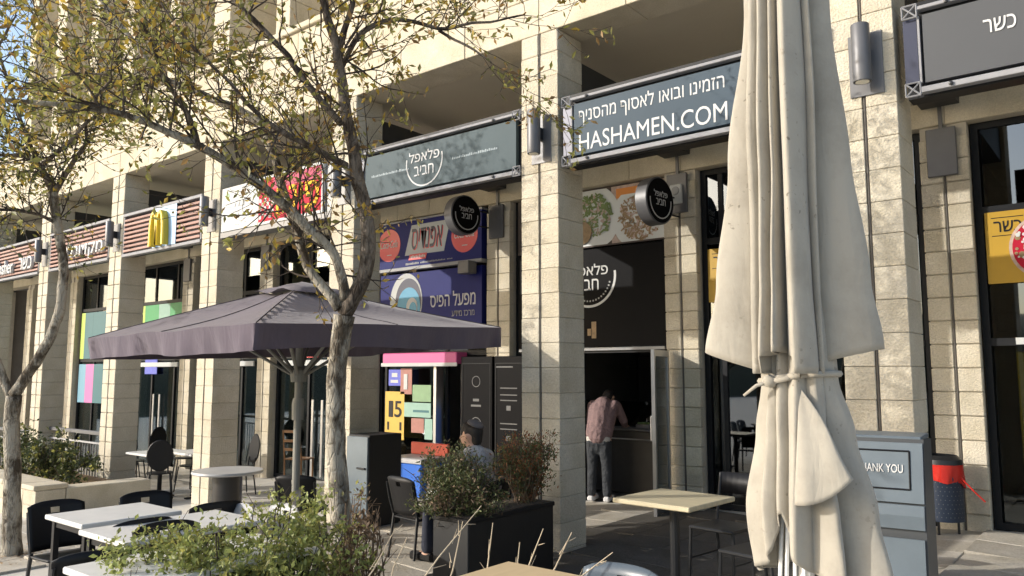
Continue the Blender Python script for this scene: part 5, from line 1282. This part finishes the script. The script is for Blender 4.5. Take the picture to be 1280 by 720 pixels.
blob('shirt', [([(0, -0.03, 0.90), (0, 0.03, 1.02), (0, 0.12, 1.18), (0, 0.20, 1.31)], [0.155, 0.158, 0.165, 0.15]), ([(-0.095, -0.02, 0.92), (-0.10, 0.12, 1.16), (-0.15, 0.22, 1.32)], [0.10, 0.11, 0.085]), ([(0.095, -0.02, 0.92), (0.10, 0.12, 1.16), (0.15, 0.22, 1.32)], [0.10, 0.11, 0.085]),
     ([(-0.18, 0.24, 1.32), (-0.255, 0.34, 1.10), (-0.205, 0.55, 1.03)], [0.075, 0.062, 0.05]), ([(0.18, 0.24, 1.32), (0.255, 0.34, 1.10), (0.205, 0.55, 1.03)], [0.075, 0.062, 0.05])], 'shirt_pink', p)
blob('undershirt', [([(-0.09, -0.03, 0.86), (0.09, -0.03, 0.86)], [0.10, 0.10]), ([(-0.09, -0.03, 0.82), (0.09, -0.03, 0.82)], [0.098, 0.098])], 'shirt_hem', p)
blob('jeans', [([(0, -0.025, 0.80), (0, -0.02, 0.72)], [0.125, 0.09])]+[([(s*0.085, -0.03, 0.82), (s*0.105, -0.005, 0.50), (s*0.115, -0.03, 0.11)], [0.103, 0.076, 0.064]) for s in (-1, 1)], 'jeans', p)
blob('hair', [([HC+Vector((0, -0.045, 0.035)), HC+Vector((0, 0.015, 0.06))], [0.085, 0.078]), ([HC+Vector((0, -0.065, -0.03)), HC+Vector((0, -0.05, 0.02))], [0.06, 0.08])], 'hair', p)
for s in (-1, 1):
    m = MB(); m.box(s*0.118-0.045, s*0.118+0.045, -0.10, 0.17, 0.0, 0.075, bev=0.02); m.build('shoe', 'shoe_white', p)
# seated man behind the planter bush, facing left
mz = ground_z(-4.9)
p = empty('person', (-4.93, -0.78, mz), R(96), label='seated man with dark hair and skullcap behind the planter bush', cat='person')
HC = Vector((0, 0.05, 1.16))
body = [([(0, -0.06, 0.52), (0, -0.05, 0.75), (0, 0.0, 0.95)], [0.13, 0.125, 0.12]), ([(-0.15, 0.0, 0.97), (0.15, 0.0, 0.97)], [0.065, 0.065]), ([(0, 0.01, 1.0), (0, 0.03, 1.09)], [0.055, 0.052]),
        ([HC+Vector((0, -0.02, 0.025)), HC+Vector((0, 0.02, -0.035))], [0.09, 0.075]), ([HC+Vector((0, 0.05, -0.075)), HC+Vector((0, 0.03, -0.05))], [0.04, 0.05]), ([HC+Vector((0, 0.09, 0.0)), HC+Vector((0, 0.118, -0.025))], [0.016, 0.016]), ([HC+Vector((-0.02, 0.085, -0.062)), HC+Vector((0.02, 0.085, -0.062))], [0.013, 0.013])]
for s in (-1, 1):
    body += [([HC+Vector((s*0.082, -0.015, -0.005)), HC+Vector((s*0.094, -0.02, 0.015))], [0.018, 0.015])]
    body += [([(s*0.10, -0.02, 0.50), (s*0.13, 0.42, 0.50), (s*0.13, 0.44, 0.08)], [0.085, 0.062, 0.045]), ([(s*0.13, 0.43, 0.06), (s*0.13, 0.58, 0.04)], [0.045, 0.035])]
    body += [([(s*0.19, 0.0, 0.96), (s*0.25, 0.08, 0.74), (s*0.16, 0.34, 0.78)], [0.055, 0.045, 0.034])]
    body += hand((s*0.15, 0.36, 0.785), (-s*0.25, 1, 0), s, (0, 0, 1))
blob('body', body, 'skin', p)
blob('shirt', [([(0, -0.06, 0.50), (0, -0.05, 0.75), (0, 0.0, 0.95)], [0.16, 0.155, 0.145]), ([(-0.16, 0.0, 0.96), (0.16, 0.0, 0.96)], [0.085, 0.085])]+[([(s*0.19, 0.0, 0.96), (s*0.255, 0.08, 0.74), (s*0.17, 0.30, 0.775)], [0.078, 0.066, 0.055]) for s in (-1, 1)], 'shirt_grey', p)
blob('trousers', [([(s*0.10, -0.06, 0.50), (s*0.13, 0.42, 0.50), (s*0.13, 0.44, 0.12)], [0.11, 0.085, 0.065]) for s in (-1, 1)], 'trousers_dark', p)
blob('hair', [([HC+Vector((0, -0.05, 0.04)), HC+Vector((0, 0.02, 0.07))], [0.085, 0.072]), ([HC+Vector((0, -0.07, -0.04)), HC+Vector((0, -0.055, 0.02))], [0.055, 0.08]), ([HC+Vector((-0.075, -0.02, -0.0)), HC+Vector((-0.07, -0.01, 0.04))], [0.02, 0.03]), ([HC+Vector((0.075, -0.02, 0.0)), HC+Vector((0.07, -0.01, 0.04))], [0.02, 0.03])], 'hair', p)
m = MB(); n = 20; prof = [(0.083*math.sin(t*math.pi/2/6), 0.042*math.cos(t*math.pi/2/6)) for t in range(0, 7)]
m.lathe([(max(a, 0.001), b) for a, b in prof], (0, 0, 0), 20); k = m.build('skullcap', 'kippah', p, smooth=True); k.location = HC+Vector((0, -0.055, 0.105)); k.rotation_euler = (R(24), 0, 0)
for s in (-1, 1):
    m = MB(); m.lathe([(0.0, -0.006), (0.009, 0), (0.0, 0.006)], (0, 0, 0), 8); e = m.build('eye', 'hair', p); e.location = HC+Vector((s*0.034, 0.078, 0.012))
    m = MB(); m.box(s*0.13-0.045, s*0.13+0.045, 0.37, 0.64, 0, 0.08, bev=0.02); m.build('shoe', 'black_plastic', p)
put(copy_tree(ch0), -4.90, -0.80, R(96), 'black moulded chair the seated man sits on')
m = MB(); m.box(-0.13, 0.13, -0.1, 0.1, 0, 0.30, bev=0.04); m.v = [(x*(1-0.35*max(0, z-0.15)*3)+0.012*math.sin(z*40+y*20), y*(1-0.2*z)+0.012*math.sin(z*33+x*25), z) for x, y, z in m.v]
bagm = MB(); bagm.lathe([(0.0, 0.0), (0.13, 0.0), (0.16, 0.06), (0.165, 0.15), (0.13, 0.24), (0.07, 0.30), (0.09, 0.33), (0.05, 0.35), (0, 0.34)], (0, 0, 0), 22)
bagm.v = [(x*(1+0.12*math.sin(7*math.atan2(y, x)+z*22)), y*(1+0.12*math.sin(5*math.atan2(y, x)-z*18)), z) for x, y, z in bagm.v]
o = bagm.build('plastic_bag', 'white_plastic', smooth=True); o.location = (-5.32, -0.80, ground_z(-5.3)+0.48); tag(o, 'crumpled white plastic bag between the black chair and the bush', 'bag')
st_ = empty('stool', (-5.32, -0.80, ground_z(-5.3)), label='small dark stool under the white plastic bag', cat='stool')
m = MB(); m.lathe([(0, 0.45), (0.16, 0.45), (0.16, 0.48), (0, 0.48)], (0,0,0), 18); m.build('seat', 'black_plastic', st_)
for k in range(4):
    a = k*math.pi/2+0.6; m = MB(); m.tube([(0.1*math.cos(a), 0.1*math.sin(a), 0.45), (0.15*math.cos(a), 0.15*math.sin(a), 0)], 0.012, 6); m.build('leg', 'dark_metal', st_)
# ---------------------------------------------------------------- trees and plants
def leaf_quad(m, c, d, n, L, W):
    """one folded leaf: six-point blade, four triangles"""
    d = d.normalized(); s = d.cross(n)
    if s.length < 1e-4: s = Vector((1, 0, 0))
    s.normalize(); n2 = s.cross(d)
    a = c; b = c+d*L*0.5+s*W*0.5+n2*W*0.12; e = c+d*L; f = c+d*L*0.5-s*W*0.5+n2*W*0.12
    m.v += [tuple(a), tuple(b), tuple(e), tuple(f)]; k = len(m.v)-4; m.f += [(k, k+1, k+2), (k, k+2, k+3)]; m.mi += [0, 0]
def rand_dir(rg, up=0.0):
    while True:
        v = Vector((rg.uniform(-1, 1), rg.uniform(-1, 1), rg.uniform(-1, 1)))
        if 0.1 < v.length < 1: v.normalize(); v.z += up; return v.normalized()
def resample(pts, step):
    out = []
    for (a, b) in zip(pts[:-1], pts[1:]):
        A = Vector(a[:3]); B = Vector(b[:3]); L = (B-A).length; n = max(1, int(L/step))
        for k in range(n): t = k/n; out.append((A.lerp(B, t), a[3]*(1-t)+b[3]*t))
    out.append((Vector(pts[-1][:3]), pts[-1][3])); return out
def tree(name, limbs, label, seed, trunk_key, leaf_mix, n_twigs, leafy, leaf_L, bark_names, base, twig_len=(0.35, 0.9), zmin=2.4, slim=0.76):
    rg = random.Random(seed)
    limbs = {k: [(x, y, z, rr*(slim if k != trunk_key else slim*1.06)) for x, y, z, rr in v] for k, v in limbs.items()}
    r = empty(name, base, label=label, cat='tree'); off = Vector(base)
    loc = lambda p: Vector(p)-off
    def smooth_pts(pts, st):
        q = resample(pts, st); P = [x[0] for x in q]
        for _ in range(2): P = [P[0]]+[(P[i-1]+P[i]*2+P[i+1])/4 for i in range(1, len(P)-1)]+[P[-1]]
        return P, [x[1] for x in q]
    P, RR = smooth_pts(limbs[trunk_key], 0.05)
    m = MB(); m.tube([loc(p)+Vector((noise.noise(p*3), noise.noise(p*3+Vector((9,0,0))), 0))*0.012 for p in P], [a*(1+0.10*noise.noise(p*9)) for a, p in zip(RR, P)], 16); m.build('trunk', bark_names[0], r, smooth=True)
    src = []
    for k, pts in limbs.items():
        if k == trunk_key: continue
        P, RR = smooth_pts(pts, 0.06)
        m = MB(); m.tube([loc(p)+Vector((noise.noise(p*5), noise.noise(p*5+Vector((9,0,0))), noise.noise(p*5+Vector((0,7,0)))))*0.014 for p in P], [a*(1+0.12*noise.noise(p*11)) for a, p in zip(RR, P)], 10); m.build('limb', bark_names[0] if k in ('R', 'L', 'A', 'B') else bark_names[1], r, smooth=True)
        for i in range(1, len(P)):
            if P[i].z > zmin: src.append((P[i], (P[i]-P[i-1]).normalized(), RR[i]))
    tw = MB(); cl = [MB() for _ in leaf_mix]
    wts = [w for _, w in leaf_mix]
    def twig(p, d, rad, L, depth):
        n = max(3, int(L/0.07)); pts = [p]; rads = [rad]; q = p.copy(); dd = d.copy()
        patch = noise.noise(p*1.1+Vector((seed, 0, 0)))
        for i in range(n):
            dd = (dd+rand_dir(rg)*0.20+Vector((0, 0, 0.035))).normalized(); q = q+dd*(L/n); pts.append(q.copy()); rads.append(max(0.0022, rad*(1-0.8*(i+1)/n)))
            if depth < 2 and rg.random() < (0.42 if depth == 0 else 0.22):
                s = (dd+rand_dir(rg)*0.9).normalized(); twig(q.copy(), s, rads[-1]*0.7, L*rg.uniform(0.35, 0.6), depth+1)
            dens = leafy*(1.0+1.1*patch)*(0.5+i/n)
            for _ in range(int(dens)+(rg.random() < dens % 1)):
                which = rg.choices(range(len(leaf_mix)), [w*(1+1.6*max(-0.5, noise.noise(p*0.9+Vector((17.0*k, seed, 0))))) for k, w in enumerate(wts)])[0]
                ld = (dd*0.5+rand_dir(rg)+Vector((0, 0, -0.35))).normalized(); LL = leaf_L*rg.uniform(0.6, 1.25)
                leaf_quad(cl[which], loc(q)+rand_dir(rg)*0.012, ld, rand_dir(rg, 0.4), LL, LL*rg.uniform(0.32, 0.48))
        tw.tube([loc(x) for x in pts], rads, 4, cap=False)
    for _ in range(n_twigs):
        p, d, rad = rg.choice(src)
        if rg.random() < 0.35 and rad > 0.04: continue
        s = (d*0.6+rand_dir(rg, 0.25)).normalized(); twig(p.copy(), s, min(0.0085, rad*0.45), rg.uniform(*twig_len), 0)
    tag(tw.build('twigs', bark_names[2], r, fix=False), kind='stuff')
    for k, (mt, _) in enumerate(leaf_mix): tag(cl[k].build('crown', mt, r, fix=False), kind='stuff')
    return r
tree('street_tree', MAIN, 'forked tree with sparse yellowing leaves in front of the open parasol', 5, 'trunk', [('leaf_olive', 0.58), ('leaf_yellow', 0.24), ('leaf_brown', 0.18)], 195, 1.3, 0.064, ('bark', 'bark_dark', 'bark_twig'), (-4.58, -2.6, ground_z(-4.58)))
tree('street_tree', LEFT, 'thin leaning tree at the left edge beside the low wall', 11, 'trunk', [('leaf_olive', 0.50), ('leaf_dark', 0.30), ('leaf_yellow', 0.20)], 115, 1.35, 0.074, ('bark', 'bark_dark', 'bark_twig'), (-9.5, -3.0, ground_z(-9.5)), (0.4, 1.1), 3.2, 0.70)

def bush(name, label, base, clumps, leaf_mats, n, L, seed, stems=14, stem_mat='bark_twig', cat='bush', aspect=0.5, up=0.3):
    rg = random.Random(seed); r = empty(name, base, label=label, cat=cat)
    st = MB(); cl = [MB() for _ in leaf_mats]
    tot = sum(c[1]*c[2]*c[3] for c in clumps)
    for (c, rx, ry, rz) in clumps:
        C = Vector(c)
        for _ in range(max(3, int(stems*rx*ry*rz/tot))+3):
            e = C+Vector((rg.uniform(-rx, rx), rg.uniform(-ry, ry), rg.uniform(0, rz)))*0.9; b0 = Vector((C.x*0.7+rg.uniform(-.08, .08), C.y*0.7+rg.uniform(-.08, .08), 0.0)); mid = b0.lerp(e, 0.55)+rand_dir(rg)*0.06
            st.tube([b0, mid, e, e+rand_dir(rg, 0.8)*0.10], [0.007, 0.005, 0.003, 0.0015], 4, cap=False)
        k = int(n*rx*ry*rz/tot)
        sub = [C+Vector((rg.gauss(0, 0.45)*rx, rg.gauss(0, 0.45)*ry, rg.gauss(0, 0.45)*rz)) for _ in range(max(6, k//45))]
        for _ in range(k):
            s = rg.choice(sub); q = s+rand_dir(rg)*rg.uniform(0, 0.10)*(0.6+2*rx)
            if q.z < 0.02: q.z = abs(q.z)+0.02
            w = rg.choices(range(len(leaf_mats)), [x[1]*(1+1.5*max(-0.6, noise.noise(q*4+Vector((13*i, 0, 0))))) for i, x in enumerate(leaf_mats)])[0]
            LL = L*rg.uniform(0.6, 1.3); leaf_quad(cl[w], q, rand_dir(rg, up), rand_dir(rg, 0.3), LL, LL*aspect*rg.uniform(0.8, 1.2))
    tag(st.build('stems', stem_mat, r, fix=False), kind='stuff')
    for i, (mt, _) in enumerate(leaf_mats): tag(cl[i].build('foliage', mt, r, fix=False), kind='stuff')
    return r
# planting bed round the forked tree
gz = ground_z(-3.9)
bed = MB(); bed.box(-4.72, -3.0, -4.25, -2.35, gz-0.05, gz+0.09, bev=0.02); o = bed.build('planting_bed', 'soil'); tag(o, 'bare soil planting bed under the green bush and forked tree', 'planting bed')
bush('leafy_bush', 'bright green leafy bush in the left foreground', (-3.82, -3.80, gz+0.08), [((0.0, -0.05, 0.52), 0.36, 0.34, 0.38), ((-0.24, -0.40, 0.52), 0.32, 0.28, 0.32), ((0.15, 0.25, 0.50), 0.26, 0.28, 0.32), ((-0.40, -0.55, 0.46), 0.22, 0.20, 0.28), ((-0.2, -0.60, 0.42), 0.25, 0.2, 0.3), ((-0.05, -0.30, 0.62), 0.25, 0.22, 0.26), ((0.30, -0.15, 0.38), 0.3, 0.28, 0.34), ((-0.12, 0.45, 0.60), 0.22, 0.24, 0.28), ((-0.05, 0.15, 0.80), 0.08, 0.08, 0.16), ((0.12, -0.35, 0.30), 0.35, 0.3, 0.3)],
     [('leaf_bright', 0.75), ('leaf_olive', 0.25)], 21000, 0.036, 3, 60, 'bark_twig', up=0.5)
bush('dry_shrub', 'dry brown shrub at the foot of the forked tree', (-3.98, -2.98, gz+0.08), [((0.0, 0.0, 0.36), 0.22, 0.2, 0.34), ((0.12, -0.12, 0.22), 0.22, 0.22, 0.22), ((-0.06, 0.06, 0.62), 0.13, 0.13, 0.26)], [('leaf_dry', 0.75), ('leaf_olive', 0.25)], 2600, 0.034, 8, 90, 'leaf_dry', up=0.6)
# black planter box with conifer and rust shrubs
gz = ground_z(-4.3)
pb = empty('planter_box', (-4.30, -1.22, gz), label='long black planter box in front of the big pier', cat='planter')
m = MB(); m.box(-0.19, 0.19, -0.55, 0.55, 0.02, 0.60, bev=0.008); m.build('box', 'planter_black', pb)
m = MB(); m.box(-0.20, 0.20, -0.56, 0.56, 0.575, 0.612, bev=0.006); m.build('rim', 'black_plastic', pb)
m = MB(); m.box(-0.17, 0.17, -0.53, 0.53, 0.60, 0.616); m.build('soil', 'soil', pb)
bush('conifer_shrub', 'grey green conifer shrub at the left end of the black planter', (-4.32, -1.62, gz+0.61), [((0, 0, 0.24), 0.22, 0.24, 0.24), ((-0.12, -0.06, 0.08), 0.28, 0.26, 0.28), ((-0.26, 0.05, 0.28), 0.18, 0.18, 0.2), ((0.05, 0.0, -0.08), 0.2, 0.22, 0.2), ((-0.05, 0.2, 0.22), 0.2, 0.2, 0.2)], [('leaf_conifer', 0.62), ('leaf_dark', 0.2), ('leaf_dry', 0.18)], 13000, 0.036, 21, 60, 'bark_twig', aspect=0.3, up=0.4)
bush('rust_shrub', 'rust tinged shrub at the right end of the black planter', (-4.28, -0.85, gz+0.61), [((0, 0.0, 0.28), 0.17, 0.24, 0.24), ((0, 0.12, 0.40), 0.14, 0.18, 0.16), ((0, -0.15, 0.36), 0.12, 0.14, 0.14)], [('leaf_rust', 0.42), ('leaf_conifer', 0.58)], 7000, 0.032, 22, 50, 'leaf_dry', aspect=0.3, up=0.8)
# bare twigs of a plant at the near edge
tws = empty('bare_twigs', (-2.75, -3.55, ground_z(-2.7)), label='bare pale twigs sticking up before the tan table corner', cat='plant'); rg = random.Random(4)
for (a, b) in (((-0.05, -0.15, 0.55), (0.02, 0.35, 0.98)), ((0.0, 0.05, 0.5), (0.12, 0.10, 0.95)), ((0.22, 0.12, 0.55), (0.26, 0.16, 0.95)), ((0.34, 0.20, 0.6), (0.36, 0.24, 0.86)), ((0.40, 0.18, 0.6), (0.50, 0.24, 0.94)), ((0.46, 0.2, 0.6), (0.62, 0.3, 0.93)), ((0.55, 0.2, 0.6), (0.84, 0.3, 0.87)), ((-0.2, -0.1, 0.55), (-0.14, -0.02, 0.86)), ((-0.35, -0.2, 0.55), (-0.25, 0.0, 0.88))):
    A = Vector(a); B = Vector(b); M_ = A.lerp(B, 0.5)+rand_dir(rg)*0.02; root = Vector((A.x*0.6, A.y*0.6, 0))
    m = MB(); m.tube([root, A, M_, B], [0.006, 0.005, 0.004, 0.002], 5)
    for _ in range(3): q = A.lerp(B, rg.uniform(0.3, 0.9)); m.tube([q, q+(B-A).normalized()*0.05+rand_dir(rg)*0.04], [0.0025, 0.001], 4)
    m.build('twig', 'dry_twig', tws)

# ---------------------------------------------------------------- left edge: low stone wall, railing, hedge, things beyond
gz = ground_z(-12.5)
lw = empty('low_wall', (0, 0, 0), label='low stone planting wall with pale coping beside the leaning tree', cat='wall')
WX0, WX1, WY0, WY1 = -17.0, -12.35, -1.75, -1.35
x = WX1
m = MB(); m.box(WX0, WX1-0.03, WY0+0.02, WY1-0.02, -1.2, gz+0.40); c_ = m.build('core', 'mortar', lw)
k = 0
while x > WX0:
    L = rnd.uniform(0.45, 0.75)
    for j, (za, zb) in enumerate(((-0.55, -0.16), (-0.155, 0.06))):
        mm_ = MB(); mm_.box(x-L+0.006, x-0.006, WY0, WY1, za+0.004, zb-0.004, bev=0.008); mm_.build('wall_stone', 'stone', lw)
    mm_ = MB(); mm_.box(x-L*1.0+0.003, x-0.003, WY0-0.03, WY1+0.03, 0.062, 0.13, bev=0.01); mm_.build('coping_stone', 'stone_smooth', lw)
    x -= L
m = MB(); m.box(WX1-0.38, WX1-0.0, WY1+0.01, -0.1, -1.2, 0.06, bev=0.01); m.build('return_wall', 'stone_smooth', lw)
m = MB(); m.box(-17, -12.75, WY1+0.03, -0.25, -1.0, -0.02); o = m.build('bed_soil', 'straw'); tag(o, 'straw littered soil behind the low stone wall', 'planting bed')
bush('hedge', 'dark green leafy hedge behind the low stone wall', (-14.6, -0.85, -0.02), [((-1.0, 0, 0.34), 0.8, 0.35, 0.42), ((0.2, 0, 0.30), 0.7, 0.35, 0.40), ((1.0, 0.05, 0.24), 0.45, 0.3, 0.30)], [('leaf_dark', 0.7), ('leaf_olive', 0.15), ('leaf_conifer', 0.15)], 5200, 0.07, 31, 60, 'bark_twig', aspect=0.55)
# tree pit straw
o = MB(); 
for k in range(240):
    a = rnd.uniform(0, 6.28); q = rnd.uniform(0.12, 0.6); cx, cy = -9.45+q*math.cos(a), -3.0+q*math.sin(a); t = rnd.uniform(0, 6.28); L = rnd.uniform(0.02, 0.06); z = ground_z(cx)+0.016+rnd.uniform(0, 0.012)
    o.add([(cx, cy, z), (cx+L*math.cos(t), cy+L*math.sin(t), z+0.008), (cx+L*math.cos(t+0.5), cy+L*math.sin(t+0.5), z+0.003)], [(0,1,2)])
tag(o.build('fallen_leaves', 'straw', fix=False), 'dry fallen leaves round the leaning tree', 'leaves', kind='stuff')
rl = empty('railing', (0, 0, 0), label='grey metal railing of thin upright bars between the far piers', cat='railing')
ya = 0.22; xa, xb = px(0)+0.02, px(1)-PW-0.02; zb = ground_z((xa+xb)/2)+0.06
m = MB(); m.box(xa, xb, ya-0.035, ya+0.035, zb+0.98, zb+1.05, bev=0.01); m.build('top_rail', 'grey_paint_metal', rl)
m = MB(); m.box(xa, xb, ya-0.015, ya+0.015, zb+0.82, zb+0.85); m.build('mid_rail', 'rail_metal', rl)
m = MB(); m.box(xa, xb, ya-0.015, ya+0.015, zb+0.05, zb+0.08); m.build('bottom_rail', 'rail_metal', rl)
bar = MB(); bar.box(-0.008, 0.008, -0.008, 0.008, 0.081, 0.819); bme = bar.mesh('bar'); bme.materials.append(MATS['grey_paint_metal'])
nb_ = int((xb-xa)/0.115)
for k in range(1, nb_): piece('bar', bme, rl, (xa+(xb-xa)*k/nb_, ya, zb))
rl2 = empty('railing', (-BAY, 0, -0.126), label='grey metal railing left of the leaning tree at the picture edge', cat='railing')
for ch in list(rl.children):
    c2 = ch.copy(); col.objects.link(c2); c2.parent = rl2
m = MB(); m.box(-20, -13.5, 0.5, 2.9, ground_z(-17)+0.08, ground_z(-17)+0.1); o = m.build('terrace_floor', 'paving'); tag(o, kind='structure')
# chairs behind the railing read as a dark cluster
for k, (x, y, a) in enumerate(((-15.3, 1.0, 40), (-16.2, 1.3, -60), (-15.0, 1.9, 160), (-16.6, 2.0, 100))):
    put(copy_tree(oc), x, y, R(a), ('black oval backed chair nearest the railing', 'black oval backed chair at the left behind the railing', 'black oval backed chair by the far pier behind the railing', 'black oval backed chair deepest behind the railing')[k], group='oval backed chairs behind the railing', z=ground_z(-17)+0.1)
# stacked wooden chair in the far shop window
r = empty('wooden_chair', (-12.45, 2.75, ground_z(-12.7)), R(20), label='wooden chair with orange brown frame outside the far shop', cat='chair')
for sx in (-1, 1):
    m = MB(); m.tube([(sx*0.18, -0.18, 0), (sx*0.18, -0.2, 0.5), (sx*0.17, -0.28, 1.0)], 0.016, 6); m.build('leg', 'wood_dark', r)
    m = MB(); m.tube([(sx*0.18, 0.18, 0), (sx*0.18, 0.18, 0.45)], 0.016, 6); m.build('leg', 'wood_dark', r)
m = MB(); m.box(-0.2, 0.2, -0.2, 0.2, 0.45, 0.475, bev=0.006); m.build('seat', 'wood_dark', r)
for z in (0.62, 0.78, 0.95): m = MB(); m.box(-0.17, 0.17, -0.28+0.1*(0.95-z), -0.262+0.1*(0.95-z), z, z+0.05); m.build('back_slat', 'wood_dark', r)
# beyond the open end of the arcade
m = MB(); m.box(-46, -44.5, -2, 14, -3, 7); o = m.build('far_house', 'far_stone'); tag(o, 'sunlit stone house beyond the far end of the arcade', 'house')
for k in range(4): mm_ = MB(); mm_.box(-44.5, -44.44, 0+k*3.2, 1.1+k*3.2, 1.5, 3.2); mm_.build('window', 'pane_dark', o)
